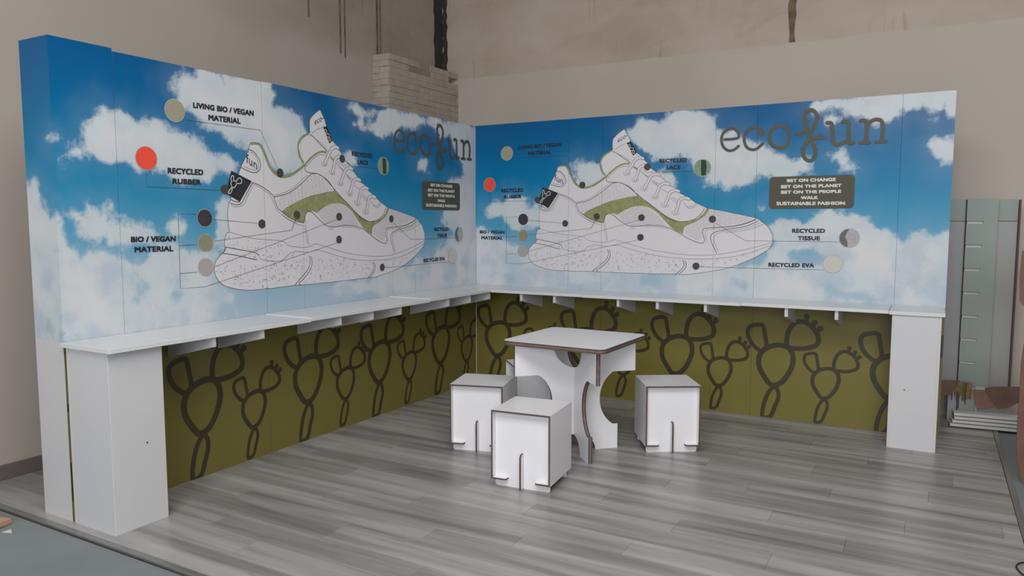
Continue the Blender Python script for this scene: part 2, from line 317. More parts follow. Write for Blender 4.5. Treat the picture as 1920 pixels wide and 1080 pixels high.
# ------------------------------------------------------------------ data traced as wall coordinates in metres
D = json.loads('''{"outline_top":[[0.693,1.651],[0.768,1.832],[0.808,1.902],[0.841,1.965],[0.855,2.002],[0.898,2.009],[0.933,2.003],[0.957,1.975],[0.983,1.922],[1.011,1.87],[1.05,1.831],[1.101,1.816],[1.165,1.826],[1.231,1.858],[1.293,1.902],[1.261,1.943],[1.245,1.999],[1.25,2.04],[1.283,2.084],[1.351,2.117],[1.36,2.116],[1.358,2.157],[1.363,2.207],[1.401,2.245],[1.46,2.283],[1.478,2.254],[1.501,2.223],[1.516,2.183],[1.574,2.086],[1.619,2.054],[1.636,2.027],[1.673,1.991],[1.697,1.957],[1.745,1.92],[1.773,1.891],[1.828,1.841],[1.845,1.814],[1.915,1.783],[1.931,1.754],[2.004,1.715],[2.081,1.665],[2.169,1.624]],"outline_bot":[[2.169,1.624],[2.321,1.594],[2.48,1.56],[2.554,1.54],[2.629,1.484],[2.666,1.422],[2.67,1.36],[2.643,1.308],[2.54,1.24],[2.375,1.166],[2.217,1.126],[2.009,1.092],[1.938,1.093],[1.734,1.089],[1.481,1.087],[1.237,1.088],[1.187,1.091],[0.971,1.086],[0.951,1.095],[0.936,1.088],[0.833,1.087],[0.739,1.099],[0.639,1.126],[0.588,1.16],[0.562,1.209],[0.561,1.254],[0.578,1.29],[0.621,1.328],[0.642,1.346],[0.636,1.376],[0.643,1.421],[0.66,1.449],[0.675,1.454],[0.669,1.51],[0.667,1.569],[0.678,1.621],[0.693,1.651]],"green":[[[1.093,1.581],[1.157,1.618],[1.246,1.653],[1.336,1.684],[1.441,1.708],[1.587,1.73],[1.636,1.701],[1.699,1.659],[1.775,1.602],[1.854,1.552],[1.935,1.52],[2.02,1.516],[2.093,1.544],[2.138,1.582],[2.164,1.624],[2.185,1.617],[2.152,1.563],[2.078,1.516],[2.005,1.488],[1.983,1.469],[1.975,1.418],[1.92,1.442],[1.866,1.479],[1.813,1.534],[1.762,1.588],[1.698,1.632],[1.622,1.648],[1.547,1.642],[1.474,1.615],[1.408,1.576],[1.367,1.588],[1.333,1.588],[1.304,1.575],[1.292,1.541],[1.285,1.51],[1.23,1.518],[1.155,1.545]]],"green_strokes":[[[0.854,1.996],[0.898,2.003],[0.928,1.997],[0.949,1.97],[0.973,1.922],[1.001,1.867],[1.045,1.823],[1.101,1.806],[1.17,1.817],[1.236,1.85],[1.298,1.892],[1.356,1.942],[1.415,1.981],[1.469,1.999],[1.51,1.997]],[[1.351,2.113],[1.288,2.078],[1.255,2.036],[1.251,1.999],[1.267,1.947],[1.297,1.908]],[[1.546,1.972],[1.591,1.943]]],"dark":[[[0.704,1.824],[0.855,1.768],[0.76,1.638],[0.658,1.686]],[[1.486,2.167],[1.52,2.181],[1.576,2.087],[1.542,2.062]]],"mid":[[[1.029,1.675],[1.097,1.688],[1.161,1.707],[1.227,1.743],[1.295,1.789],[1.355,1.836]],[[1.353,1.837],[1.411,1.846],[1.469,1.829],[1.516,1.806],[1.552,1.773],[1.587,1.733]],[[1.315,1.897],[1.304,1.872],[1.317,1.855],[1.353,1.848],[1.411,1.846],[1.457,1.835],[1.504,1.807],[1.575,1.75],[1.649,1.691],[1.749,1.622],[1.827,1.56],[1.894,1.528],[1.963,1.517],[2.049,1.531],[2.111,1.571],[2.146,1.624]],[[0.855,1.759],[0.907,1.748],[0.975,1.718],[1.016,1.689],[1.029,1.675],[1.043,1.636],[1.062,1.603],[1.093,1.581],[1.144,1.549],[1.219,1.52],[1.285,1.508]],[[1.285,1.51],[1.294,1.55],[1.312,1.579],[1.344,1.585],[1.378,1.569],[1.435,1.525],[1.494,1.49],[1.542,1.479],[1.617,1.482],[1.694,1.489],[1.785,1.484],[1.865,1.465],[1.933,1.432],[2.017,1.384],[2.088,1.354],[2.135,1.348],[2.151,1.371],[2.138,1.41],[2.135,1.449],[2.165,1.467],[2.256,1.474],[2.381,1.485],[2.479,1.51],[2.546,1.54]],[[2.562,1.525],[2.478,1.485],[2.381,1.466],[2.271,1.447],[2.224,1.43],[2.201,1.409],[2.204,1.36],[2.229,1.311],[2.248,1.269]],[[0.641,1.365],[0.712,1.351],[0.786,1.338],[0.861,1.323],[0.895,1.306]],[[0.621,1.328],[0.729,1.309],[0.821,1.288],[0.879,1.276]],[[1.323,1.285],[1.333,1.246],[1.314,1.196],[1.261,1.149],[1.187,1.091]],[[1.34,1.28],[1.35,1.237],[1.331,1.187],[1.272,1.131],[1.226,1.101],[1.243,1.087]],[[1.976,1.211],[1.99,1.168],[1.967,1.131],[1.917,1.087]],[[1.995,1.205],[2.008,1.162],[1.981,1.121],[1.945,1.09]],[[0.693,1.651],[0.724,1.639],[0.76,1.638]],[[0.689,1.629],[0.732,1.619],[0.771,1.63],[0.799,1.667],[0.859,1.757]],[[1.356,2.107],[1.396,2.09],[1.447,2.053],[1.493,2.024],[1.522,2.001]],[[0.834,1.961],[0.876,1.953],[0.912,1.917],[0.928,1.88],[0.921,1.845],[0.891,1.824],[0.848,1.825],[0.778,1.847]]],"thin":[[[1.034,1.686],[1.107,1.702],[1.161,1.722],[1.211,1.748],[1.261,1.787],[1.33,1.832]],[[0.859,1.749],[0.907,1.736],[0.967,1.707],[1.006,1.679],[1.032,1.628],[1.051,1.592],[1.09,1.563],[1.144,1.531],[1.207,1.504],[1.275,1.487]],[[0.689,1.616],[0.733,1.606],[0.788,1.622],[0.818,1.668],[0.863,1.738]],[[0.821,1.948],[0.871,1.943],[0.902,1.91],[0.914,1.875],[0.903,1.849],[0.872,1.838],[0.797,1.856]],[[1.321,1.885],[1.356,1.921],[1.409,1.96],[1.456,1.978],[1.498,1.977],[1.533,1.959]],[[1.517,1.464],[1.566,1.461]],[[1.655,1.476],[1.771,1.475],[1.851,1.457]],[[1.296,1.55],[1.3,1.491],[1.311,1.433],[1.32,1.382],[1.325,1.356]],[[1.287,1.491],[1.299,1.424],[1.314,1.361]],[[2.587,1.515],[2.495,1.475],[2.397,1.453],[2.286,1.437],[2.239,1.418],[2.223,1.389],[2.235,1.34],[2.261,1.285]],[[2.604,1.5],[2.511,1.463],[2.413,1.443],[2.317,1.429]],[[2.546,1.533],[2.462,1.5],[2.365,1.476],[2.256,1.463],[2.18,1.456],[2.155,1.439],[2.16,1.39],[2.17,1.361]],[[0.675,1.454],[0.752,1.434],[0.846,1.413],[0.943,1.403],[1.044,1.395],[1.106,1.383],[1.148,1.357],[1.213,1.347],[1.291,1.341],[1.348,1.352],[1.383,1.363],[1.442,1.353],[1.55,1.324],[1.675,1.293],[1.819,1.269],[1.985,1.253],[2.16,1.25],[2.313,1.269],[2.475,1.303],[2.609,1.34],[2.665,1.36]],[[1.146,1.306],[1.212,1.318],[1.312,1.308],[1.405,1.32],[1.488,1.3],[1.61,1.269],[1.765,1.239],[1.941,1.222],[2.129,1.22],[2.313,1.234],[2.474,1.268],[2.652,1.334]],[[0.64,1.361],[0.635,1.339],[0.649,1.357]],[[0.895,1.306],[0.904,1.281],[0.978,1.263],[1.06,1.259],[1.102,1.273],[1.146,1.306]],[[1.379,2.111],[1.385,2.119],[1.432,2.15],[1.462,2.158],[1.498,2.178]],[[1.373,2.102],[1.43,2.071],[1.465,2.058],[1.511,2.021]],[[1.6,1.938],[1.667,1.885],[1.755,1.819]],[[1.624,1.917],[1.692,1.876]],[[1.717,1.853],[1.788,1.812]],[[1.707,1.842],[1.777,1.8]],[[1.787,1.783],[1.873,1.741]],[[1.879,1.716],[1.947,1.671]],[[1.868,1.704],[1.935,1.66]],[[1.974,1.672],[2.002,1.64],[2.037,1.636],[2.074,1.657],[2.064,1.674]],[[1.988,1.654],[2.023,1.622],[2.066,1.636],[2.091,1.658]],[[1.631,1.94],[1.668,1.92],[1.706,1.923],[1.733,1.938]],[[1.092,1.563],[1.154,1.529],[1.224,1.508]],[[1.173,1.459],[1.191,1.492],[1.203,1.521]],[[1.093,1.581],[1.157,1.618],[1.246,1.653],[1.336,1.684],[1.441,1.708],[1.587,1.73],[1.636,1.701],[1.699,1.659],[1.775,1.602],[1.854,1.552],[1.935,1.52],[2.02,1.516]],[[1.464,1.935],[1.463,1.911],[1.484,1.901],[1.511,1.909],[1.516,1.927]],[[1.538,1.88],[1.537,1.856],[1.559,1.845],[1.586,1.854],[1.592,1.871]],[[1.618,1.809],[1.617,1.785],[1.64,1.773],[1.668,1.781],[1.673,1.799]],[[1.711,1.74],[1.711,1.715],[1.734,1.703],[1.763,1.711],[1.768,1.729]],[[1.794,1.671],[1.794,1.645],[1.817,1.633],[1.847,1.641],[1.853,1.659]],[[1.883,1.609],[1.882,1.583],[1.906,1.57],[1.937,1.578],[1.943,1.596]]],"laces":[[[1.629,2.036],[1.602,2.044],[1.562,2.025],[1.525,1.973],[1.49,1.921]],[[1.667,1.969],[1.64,1.978],[1.599,1.959],[1.584,1.913],[1.564,1.866]],[[1.768,1.897],[1.739,1.905],[1.698,1.887],[1.673,1.842],[1.645,1.794]],[[1.851,1.82],[1.821,1.829],[1.778,1.811],[1.761,1.769],[1.739,1.725]],[[1.936,1.76],[1.906,1.77],[1.862,1.751],[1.845,1.704],[1.823,1.655]],[[2.019,1.697],[1.988,1.708],[1.943,1.69],[1.931,1.642],[1.912,1.592]]],"hatch":[[[[1.054,1.673],[1.161,1.707],[1.249,1.752],[1.353,1.825],[1.411,1.842],[1.481,1.816],[1.569,1.736],[1.441,1.708],[1.336,1.684],[1.246,1.653],[1.157,1.618],[1.095,1.582],[1.061,1.623]],0],[[[1.408,1.576],[1.474,1.615],[1.547,1.642],[1.622,1.648],[1.698,1.623],[1.761,1.579],[1.838,1.484],[1.694,1.489],[1.542,1.481],[1.471,1.508]],1],[[[2.184,1.617],[2.321,1.592],[2.537,1.54],[2.463,1.513],[2.318,1.486],[2.165,1.475],[2.127,1.449],[2.133,1.391],[2.088,1.363],[1.996,1.412],[1.987,1.459],[2.019,1.492],[2.092,1.52],[2.152,1.563]],1]],"sole":[[[0.652,1.435],[0.845,1.405],[1.044,1.389],[1.137,1.337],[1.081,1.266],[0.938,1.273],[0.91,1.314],[0.649,1.365]],[[0.625,1.317],[0.898,1.271],[1.081,1.257],[1.19,1.311],[1.312,1.298],[1.309,1.205],[1.193,1.099],[0.833,1.095],[0.648,1.129],[0.568,1.216]],[[1.357,1.279],[1.955,1.207],[1.967,1.141],[1.91,1.097],[1.282,1.093],[1.355,1.203]],[[2.012,1.204],[2.312,1.224],[2.626,1.309],[2.375,1.186],[2.009,1.105]],[[0.631,1.347],[0.649,1.357],[0.88,1.307],[0.879,1.284],[0.639,1.328]]],"logo_small":[[[[0.71,1.795],[0.701,1.782],[0.702,1.765],[0.714,1.762],[0.72,1.777],[0.717,1.793],[0.71,1.795]],1],[[[0.7,1.754],[0.711,1.762],[0.731,1.763],[0.739,1.75],[0.729,1.729],[0.714,1.723],[0.701,1.733],[0.7,1.754]],1],[[[0.739,1.752],[0.746,1.772],[0.762,1.783],[0.777,1.775],[0.778,1.759],[0.765,1.749],[0.739,1.752]],1],[[[0.709,1.723],[0.694,1.715],[0.677,1.692],[0.682,1.686],[0.697,1.693],[0.709,1.723]],1]],"logo_tiny":[[[[1.506,2.156],[1.496,2.143],[1.51,2.131],[1.517,2.145],[1.506,2.156]],1],[[[1.52,2.128],[1.514,2.11],[1.535,2.104],[1.543,2.122],[1.52,2.128]],1],[[[1.54,2.105],[1.54,2.083],[1.551,2.08],[1.554,2.097],[1.54,2.105]],1]],"dots":[[1.086,1.832],[1.667,1.965],[0.925,1.502],[1.222,1.561],[1.623,1.551],[1.617,1.388],[2.21,1.537],[2.087,1.162],[0.651,1.71]],"callouts":[[[0.404,2.091],[0.934,2.09],[1.077,1.846]],[[0.151,1.792],[0.147,1.706],[0.62,1.703]],[[0.449,1.561],[0.332,1.56],[0.328,1.137],[0.494,1.136],[1.602,1.366]],[[0.332,1.382],[0.445,1.384]],[[0.329,1.224],[0.443,1.224]],[[0.566,1.53],[0.891,1.506]],[[0.564,1.401],[1.165,1.459],[1.228,1.554]],[[0.563,1.25],[1.626,1.538]],[[2.24,1.504],[2.47,1.37],[3.141,1.371]],[[2.116,1.157],[3.044,1.162]],[[1.698,1.952],[1.774,1.919],[2.062,1.917]]],"swatches":[[0.337,2.134,0.064],[0.153,1.858,0.064],[0.506,1.538,0.053],[0.505,1.393,0.053],[0.5,1.25,0.053],[2.121,1.942,0.069],[3.205,1.399,0.07],[3.1,1.207,0.068]],"text":[["LIVING BIO / VEGAN",[0.458,2.197],[0.457,2.165],[0.885,2.205],[0.883,2.17]],["MATERIAL",[0.558,2.14],[0.557,2.107],[0.783,2.145],[0.782,2.111]],["RECYCLED",[0.28,1.816],[0.279,1.783],[0.505,1.819],[0.504,1.785]],["RUBBER",[0.309,1.758],[0.307,1.727],[0.487,1.76],[0.485,1.729]],["BIO / VEGAN",[0.048,1.438],[0.046,1.408],[0.309,1.437],[0.307,1.406]],["MATERIAL",[0.065,1.383],[0.064,1.354],[0.291,1.383],[0.29,1.351]],["RECYCLED",[1.77,2.026],[1.771,1.994],[1.992,2.026],[1.993,1.993]],["LACE",[1.831,1.97],[1.831,1.939],[1.942,1.97],[1.942,1.938]],["RECYCLED",[2.811,1.465],[2.812,1.433],[3.037,1.466],[3.038,1.435]],["TISSUE",[2.853,1.41],[2.854,1.378],[3.004,1.411],[3.005,1.38]],["RECYCLED EVA",[2.647,1.205],[2.648,1.173],[2.97,1.209],[2.971,1.177]]],"signtext":[["BET ON CHANGE",[2.763,1.836],[2.764,1.812],[3.097,1.837],[3.098,1.811]],["BET ON THE PLANET",[2.721,1.792],[2.722,1.767],[3.138,1.792],[3.139,1.768]],["BET ON THE PEOPLE",[2.723,1.751],[2.723,1.726],[3.136,1.749],[3.137,1.726]],["WALK",[2.865,1.706],[2.866,1.683],[2.981,1.707],[2.982,1.683]],["SUSTAINABLE FASHION",[2.693,1.667],[2.694,1.641],[3.164,1.664],[3.165,1.639]]],"shoetext":[["fun",[0.819,1.939],[0.817,1.88],[0.901,1.897],[0.899,1.84]],["eco-",[1.405,2.201],[1.404,2.174],[1.492,2.245],[1.491,2.217]]],"sign":[[2.636,1.853],[3.226,1.857],[3.227,1.615],[2.635,1.612]],"logo":[[[[2.288,2.154],[2.35,2.154],[2.393,2.162],[2.397,2.191],[2.375,2.221],[2.338,2.236],[2.298,2.223],[2.271,2.189],[2.266,2.143],[2.283,2.097],[2.32,2.068],[2.361,2.071],[2.398,2.098]],22],[[[2.576,2.18],[2.567,2.203],[2.543,2.227],[2.508,2.232],[2.469,2.218],[2.443,2.179],[2.44,2.134],[2.459,2.088],[2.495,2.067],[2.534,2.071],[2.579,2.109]],23],[[[2.693,2.233],[2.74,2.22],[2.765,2.178],[2.764,2.121],[2.745,2.079],[2.703,2.069],[2.659,2.083],[2.629,2.124],[2.627,2.177],[2.651,2.218],[2.693,2.233]],26],[[[2.909,2.14],[2.884,2.206],[2.87,2.267],[2.872,2.31],[2.899,2.334],[2.931,2.327],[2.954,2.295],[2.954,2.257],[2.935,2.207],[2.914,2.161],[2.922,2.117],[2.946,2.064],[2.953,2.008],[2.935,1.972],[2.907,1.967],[2.879,1.99],[2.867,2.029],[2.877,2.072],[2.898,2.11],[2.909,2.14]],28],[[[2.813,2.168],[2.858,2.176],[2.903,2.192]],20],[[[2.914,2.125],[2.958,2.127],[3.011,2.13]],26],[[[3.027,2.235],[3.055,2.227],[3.063,2.178],[3.067,2.118],[3.08,2.083],[3.105,2.075],[3.144,2.086],[3.178,2.105]],28],[[[3.131,2.233],[3.168,2.232],[3.172,2.163],[3.177,2.083],[3.206,2.083]],27],[[[3.248,2.235],[3.284,2.227],[3.29,2.156],[3.285,2.081]],27],[[[3.251,2.079],[3.31,2.078]],24],[[[3.289,2.188],[3.312,2.223],[3.35,2.237],[3.384,2.22],[3.393,2.158],[3.386,2.083]],27],[[[3.353,2.08],[3.418,2.081]],22]],"logodot":[2.568,2.185],"thorns":[[[2.866,2.329],[2.868,2.348],[2.898,2.341]],[[2.96,2.278],[2.981,2.271],[2.96,2.261]],[[2.887,2.268],[2.912,2.252],[2.893,2.238]],[[2.834,2.164],[2.852,2.134],[2.861,2.166]],[[2.97,2.14],[2.98,2.167],[2.99,2.141]],[[2.842,2.056],[2.869,2.063],[2.869,2.042]],[[2.953,2.055],[2.977,2.049],[2.955,2.037]],[[2.915,1.962],[2.932,1.946],[2.938,1.966]]],"cactus":[[[[-0.113,0.225],[-0.064,0.286],[0.018,0.316],[0.089,0.307],[0.127,0.258],[0.131,0.177],[0.091,0.08],[0.038,0.016],[-0.023,0.004],[-0.075,0.063],[-0.115,0.142]],31],[[[-0.103,0.261],[-0.172,0.312],[-0.206,0.383],[-0.196,0.44],[-0.143,0.462],[-0.095,0.459],[-0.079,0.392],[-0.065,0.294]],25],[[[0.092,0.31],[0.084,0.381],[0.111,0.464],[0.164,0.508],[0.228,0.498],[0.282,0.448],[0.307,0.393],[0.296,0.341],[0.234,0.311],[0.16,0.301]],28],[[[0.0,-0.011],[0.032,-0.043],[0.033,-0.102],[0.01,-0.169],[-0.019,-0.245],[-0.077,-0.258],[-0.074,-0.174],[-0.046,-0.076]],24]],"buds":[[[0.217,0.515],[0.221,0.549]],[[0.266,0.473],[0.278,0.507]],[[0.293,0.437],[0.319,0.465]]],"cloudR":[[[0.997,1.922],[0.996,2.01],[1.056,2.051],[1.128,2.048],[1.245,2.06],[1.315,2.019],[1.408,1.952],[1.319,1.762],[1.106,1.81],[1.034,1.833]],[[1.45,2.245],[1.582,2.321],[1.669,2.356],[1.798,2.368],[1.839,2.425],[2.128,2.404],[2.21,2.349],[2.232,2.259],[2.35,2.232],[2.41,2.171],[2.45,2.12],[2.582,2.123],[2.677,2.051],[2.752,2.001],[2.914,1.984],[2.935,1.881],[2.774,1.867],[2.664,1.88],[2.57,1.883],[2.495,1.847],[2.438,1.829],[2.323,1.766],[2.262,1.823],[2.142,1.806],[2.079,1.909],[1.994,2.033],[1.846,2.049],[1.718,2.034],[1.608,2.07],[1.54,2.157]],[[2.884,2.358],[2.953,2.398],[3.545,2.438],[3.849,2.429],[3.856,2.277],[3.798,2.247],[3.765,2.317],[3.709,2.219],[3.613,2.312],[3.536,2.283],[3.46,2.218],[3.333,2.155],[3.232,2.215],[3.13,2.258],[3.027,2.246],[2.99,2.322],[2.956,2.306]],[[3.027,2.017],[3.121,2.021],[3.157,1.965],[3.21,1.908],[3.141,1.929],[3.072,1.95]],[[3.686,2.039],[3.761,2.052],[3.79,2.076],[3.865,2.064],[3.871,1.944],[3.766,1.949],[3.704,1.986]],[[2.562,1.504],[2.675,1.504],[2.893,1.524],[2.962,1.599],[3.119,1.598],[3.239,1.579],[3.323,1.56],[3.376,1.478],[3.458,1.469],[3.558,1.38],[3.586,1.47],[3.678,1.496],[3.743,1.435],[3.833,1.453],[3.889,0.875],[2.365,0.862],[2.554,1.111],[2.698,1.35]],[[0.1,1.644],[0.183,1.714],[0.292,1.689],[0.346,1.746],[0.426,1.71],[0.505,1.709],[0.609,1.674],[0.788,1.638],[0.687,1.458],[0.61,1.434],[0.426,1.456],[0.292,1.503],[0.127,1.55]],[[-0.07,1.502],[0.154,1.432],[0.291,1.362],[0.532,1.226],[0.636,1.274],[1.734,1.083],[2.552,1.19],[2.561,0.873],[-0.075,0.825]],[[1.721,1.879],[1.807,1.897],[1.871,1.864],[1.851,1.814],[1.765,1.805]],[[2.549,1.622],[2.615,1.64],[2.598,1.582]]],"holeR":[[[3.033,2.346],[3.127,2.33],[3.129,2.276],[3.061,2.272]],[[2.38,1.065],[2.574,1.072],[2.557,1.012],[2.381,1.014]],[[0.318,1.034],[0.426,1.061],[0.453,0.968],[0.345,0.917]],[[1.602,1.056],[1.778,1.073],[1.78,1.0],[1.625,0.982]],[[2.755,1.292],[2.972,1.316],[3.027,1.241],[2.813,1.216]],[[3.069,1.034],[3.51,0.98],[3.447,0.922],[3.072,0.958]],[[0.867,1.007],[1.09,0.949],[1.017,0.9],[0.842,0.938]]],"cloudL":[[[-3.811,1.818],[-3.782,1.872],[-3.728,1.903],[-3.667,1.921],[-3.676,2.0],[-3.626,2.059],[-3.511,2.079],[-3.438,2.082],[-3.378,2.061],[-3.283,2.072],[-3.219,2.05],[-3.118,2.039],[-3.031,2.018],[-2.979,1.97],[-2.908,1.913],[-2.832,1.903],[-2.734,1.878],[-2.776,1.827],[-2.893,1.821],[-2.951,1.778],[-3.113,1.762],[-3.264,1.784],[-3.405,1.804],[-3.51,1.819],[-3.651,1.829]],[[-3.175,2.275],[-3.139,2.339],[-3.017,2.352],[-2.961,2.384],[-2.832,2.367],[-2.811,2.397],[-2.482,2.424],[-2.385,2.347],[-2.399,2.286],[-2.215,2.214],[-2.146,2.098],[-2.178,1.863],[-2.416,1.814],[-2.586,1.972],[-2.669,1.981],[-2.729,1.992],[-2.807,2.033],[-2.902,2.054],[-3.01,2.104],[-3.096,2.154],[-3.145,2.206]],[[-1.727,2.377],[-1.506,2.397],[-1.383,2.384],[-1.121,2.408],[-0.911,2.392],[-0.763,2.388],[-0.609,2.384],[-0.839,2.314],[-0.949,2.28],[-1.193,2.212],[-1.388,2.193],[-1.542,2.197],[-1.659,2.223],[-1.599,2.288],[-1.686,2.316]],[[-0.838,2.357],[-0.448,2.391],[0.08,2.428],[0.076,1.896],[-0.199,1.883],[-0.24,2.096],[-0.45,2.242],[-0.611,2.294]],[[-0.918,2.024],[-0.769,2.046],[-0.752,1.947],[-0.883,1.928]],[[-0.455,1.871],[-0.198,1.931],[0.076,1.946],[0.067,0.787],[-1.355,0.915],[-2.205,1.065],[-1.663,1.063],[-0.784,1.205],[-0.378,1.402],[-0.542,1.544]],[[-1.836,1.987],[-1.665,2.029],[-1.638,1.933],[-1.754,1.926]],[[-3.852,1.544],[-3.801,1.494],[-3.807,1.424],[-3.791,1.394],[-3.732,1.362],[-3.679,1.391],[-3.638,1.358],[-3.45,1.341],[-3.165,1.376],[-3.031,1.372],[-2.92,1.32],[-2.925,1.199],[-2.826,1.106],[-2.766,1.063],[-2.776,0.811],[-3.896,0.902]],[[-3.763,1.554],[-3.712,1.56],[-3.689,1.601],[-3.626,1.607],[-3.538,1.628],[-3.535,1.577],[-3.503,1.535],[-3.419,1.503],[-3.336,1.486],[-3.314,1.447],[-3.388,1.404],[-3.517,1.386],[-3.637,1.389],[-3.726,1.484]],[[-3.223,1.514],[-3.171,1.525],[-3.134,1.479],[-3.149,1.433],[-3.213,1.446]],[[-2.921,1.627],[-2.848,1.653],[-2.773,1.637],[-2.785,1.365],[-2.931,1.393],[-2.911,1.537]],[[-3.867,1.941],[-3.824,1.932],[-3.832,1.9],[-3.869,1.909]]],"holeL":[[[-1.555,2.274],[-1.417,2.31],[-1.433,2.258]],[[-3.434,1.187],[-3.352,1.159],[-3.416,1.075],[-3.486,1.082]],[[-3.249,1.219],[-3.084,1.103],[-3.194,1.031],[-3.267,1.107]],[[-2.491,1.018],[-2.256,1.015],[-2.307,0.965]],[[-2.001,1.012],[-1.665,0.993],[-1.782,0.954]],[[-2.875,0.986],[-2.79,1.003],[-2.793,0.927]]],"cloudE":[[[-0.311,1.719],[-0.283,1.718],[-0.261,1.667],[-0.205,1.666],[-0.166,1.695],[-0.142,1.664],[-0.12,1.614],[-0.063,1.564],[-0.058,1.524],[0.018,1.494],[0.035,1.396],[-0.088,1.394],[-0.182,1.362],[-0.21,1.269],[-0.302,1.277],[-0.329,1.555]],[[-0.324,1.255],[-0.227,1.279],[-0.192,1.26],[-0.124,1.211],[-0.019,1.195],[-0.004,0.893],[-0.325,0.887]],[[-0.146,1.353],[0.014,1.366],[0.012,1.157],[-0.124,1.211],[-0.19,1.28]],[[-0.061,1.932],[0.008,1.933],[0.014,1.899],[-0.038,1.902]]],"holeE":[[[-0.306,0.973],[-0.127,1.006],[-0.096,0.957],[-0.282,0.933]]]}''')

H = 2.4; L1 = 3.836; L2 = 3.83; ZC = 0.926
def wall_r(u, v, off): return Vector((u, -off, v))
def wall_l(u, v, off):
    if u > 2.15: u -= 0.053*(u-2.15)
    return Vector((off, 1.01881*u-0.00086*v-3.49909, 1.00529*v+0.00106*u-0.00793))
SEAMS = [0.955, 1.266, 2.222, 2.538, 3.512]
SEAM_L = [-3.512, -2.530, -2.200, -1.240, -0.941]

class Print:
    """flat print lying on one display wall: pieces are thin shapes cut at the panel joints"""
    def __init__(s, side, parent, base):
        s.fn = wall_r if side == 'R' else wall_l
        s.ax = 0 if side == 'R' else 1
        s.seams = SEAMS if side == 'R' else SEAM_L
        s.parent = parent; s.base = base
    def finish(s, name, bm, mats, under=None):
        for c in s.seams:
            for d in (-0.0008, 0.0008):
                co = [0, 0, 0]; no = [0, 0, 0]; co[s.ax] = c+d; no[s.ax] = 1
                bmesh.ops.bisect_plane(bm, geom=bm.verts[:]+bm.edges[:]+bm.faces[:], plane_co=co, plane_no=no)
            kill = [f for f in bm.faces if abs(f.calc_center_median()[s.ax]-c) < 0.0008]
            if kill: bmesh.ops.delete(bm, geom=kill, context='FACES')
        return obj(name, bm, mats, under if under is not None else s.parent, s.base)
    def fill(s, bm, pts, off, mi=0):
        V = [bm.verts.new(s.fn(p[0], p[1], off)) for p in pts]
        for t in tri2d(pts):
            try: f = bm.faces.new([V[i] for i in t])
            except ValueError: continue
            f.material_index = mi
            f.normal_update()
            n = f.normal
            if (n.x if s.ax == 1 else -n.y) < 0: f.normal_flip()
    def stroke(s, bm, pts, w, off, mi=0, k=4, ramp=0.0, cap=False):
        P, closed = smooth_line(pts, k)
        n = len(P)
        if n < 2: return
        rows = []
        for i in range(n):
            a = P[i-1] if (closed or i > 0) else P[i]
            b = P[(i+1) % n] if (closed or i < n-1) else P[i]
            t = (b-a); t = t.normalized() if t.length > 1e-9 else Vector((1, 0))
            nn = Vector((-t.y, t.x))*w/2
            o = off+ramp*i/n
            rows.append((s.fn(P[i].x+nn.x, P[i].y+nn.y, o), s.fn(P[i].x-nn.x, P[i].y-nn.y, o)))
        V = [(bm.verts.new(a), bm.verts.new(b)) for a, b in rows]
        nrm = s.fn(0, 0, ramp)-s.fn(0, 0, 0)
        if closed: V.append((bm.verts.new(rows[0][0]+nrm), bm.verts.new(rows[0][1]+nrm)))
        for (a, b), (c, d) in zip(V, V[1:]):
            f = bm.faces.new((a, b, d, c)); f.material_index = mi
        if cap and not closed:
            for q, j in ((P[0], 0), (P[-1], 1)):
                s.disc(bm, q.x, q.y, w/2, off+ramp+0.00004*(1+j), mi, 12)
    def disc(s, bm, u, v, r, off, mi=0, n=32):
        s.fill(bm, [(u+r*math.cos(2*PI*i/n), v+r*math.sin(2*PI*i/n)) for i in range(n)], off, mi)

_textcache = {}
def text_shape(s, bold):
    key = (s, bold)
    if key in _textcache: return _textcache[key]
    cu = bpy.data.curves.new('lettering', 'FONT'); cu.body = s; cu.size = 1.0; cu.offset = bold
    cu.resolution_u = 3; cu.space_character = 1.04
    o = bpy.data.objects.new('lettering', cu); COL.objects.link(o)
    dg = bpy.context.evaluated_depsgraph_get(); dg.update()
    me = bpy.data.meshes.new_from_object(o.evaluated_get(dg))
    vs = [(v.co.x, v.co.y) for v in me.vertices]; fs = [tuple(p.vertices) for p in me.polygons]
    bpy.data.objects.remove(o); bpy.data.curves.remove(cu); bpy.data.meshes.remove(me)
    x0 = min(v[0] for v in vs); x1 = max(v[0] for v in vs); y0 = min(v[1] for v in vs); y1 = max(v[1] for v in vs)
    vs = [((x-x0)/(x1-x0), (y-y0)/(y1-y0)) for x, y in vs]
    _textcache[key] = (vs, fs); return vs, fs
def put_text(pr, bm, entry, off, weight, mi=0):
    s, tl, bl, tr, br = entry
    vs, fs = text_shape(s, 0.0)
    k = 0
    for du, dv in (((0, 0),) if weight == 0 else ((-1, 0.8), (1, 0.8), (-1, -0.8), (1, -0.8), (0, 0))):
        du *= weight; dv *= weight
        a_ = [(p[0]-(du if p in (tl, bl) else 0)*0+du, p[1]+dv) for p in (tl, bl, tr, br)]
        _put(pr, bm, vs, fs, a_, off+0.00004*k, mi, weight); k += 1
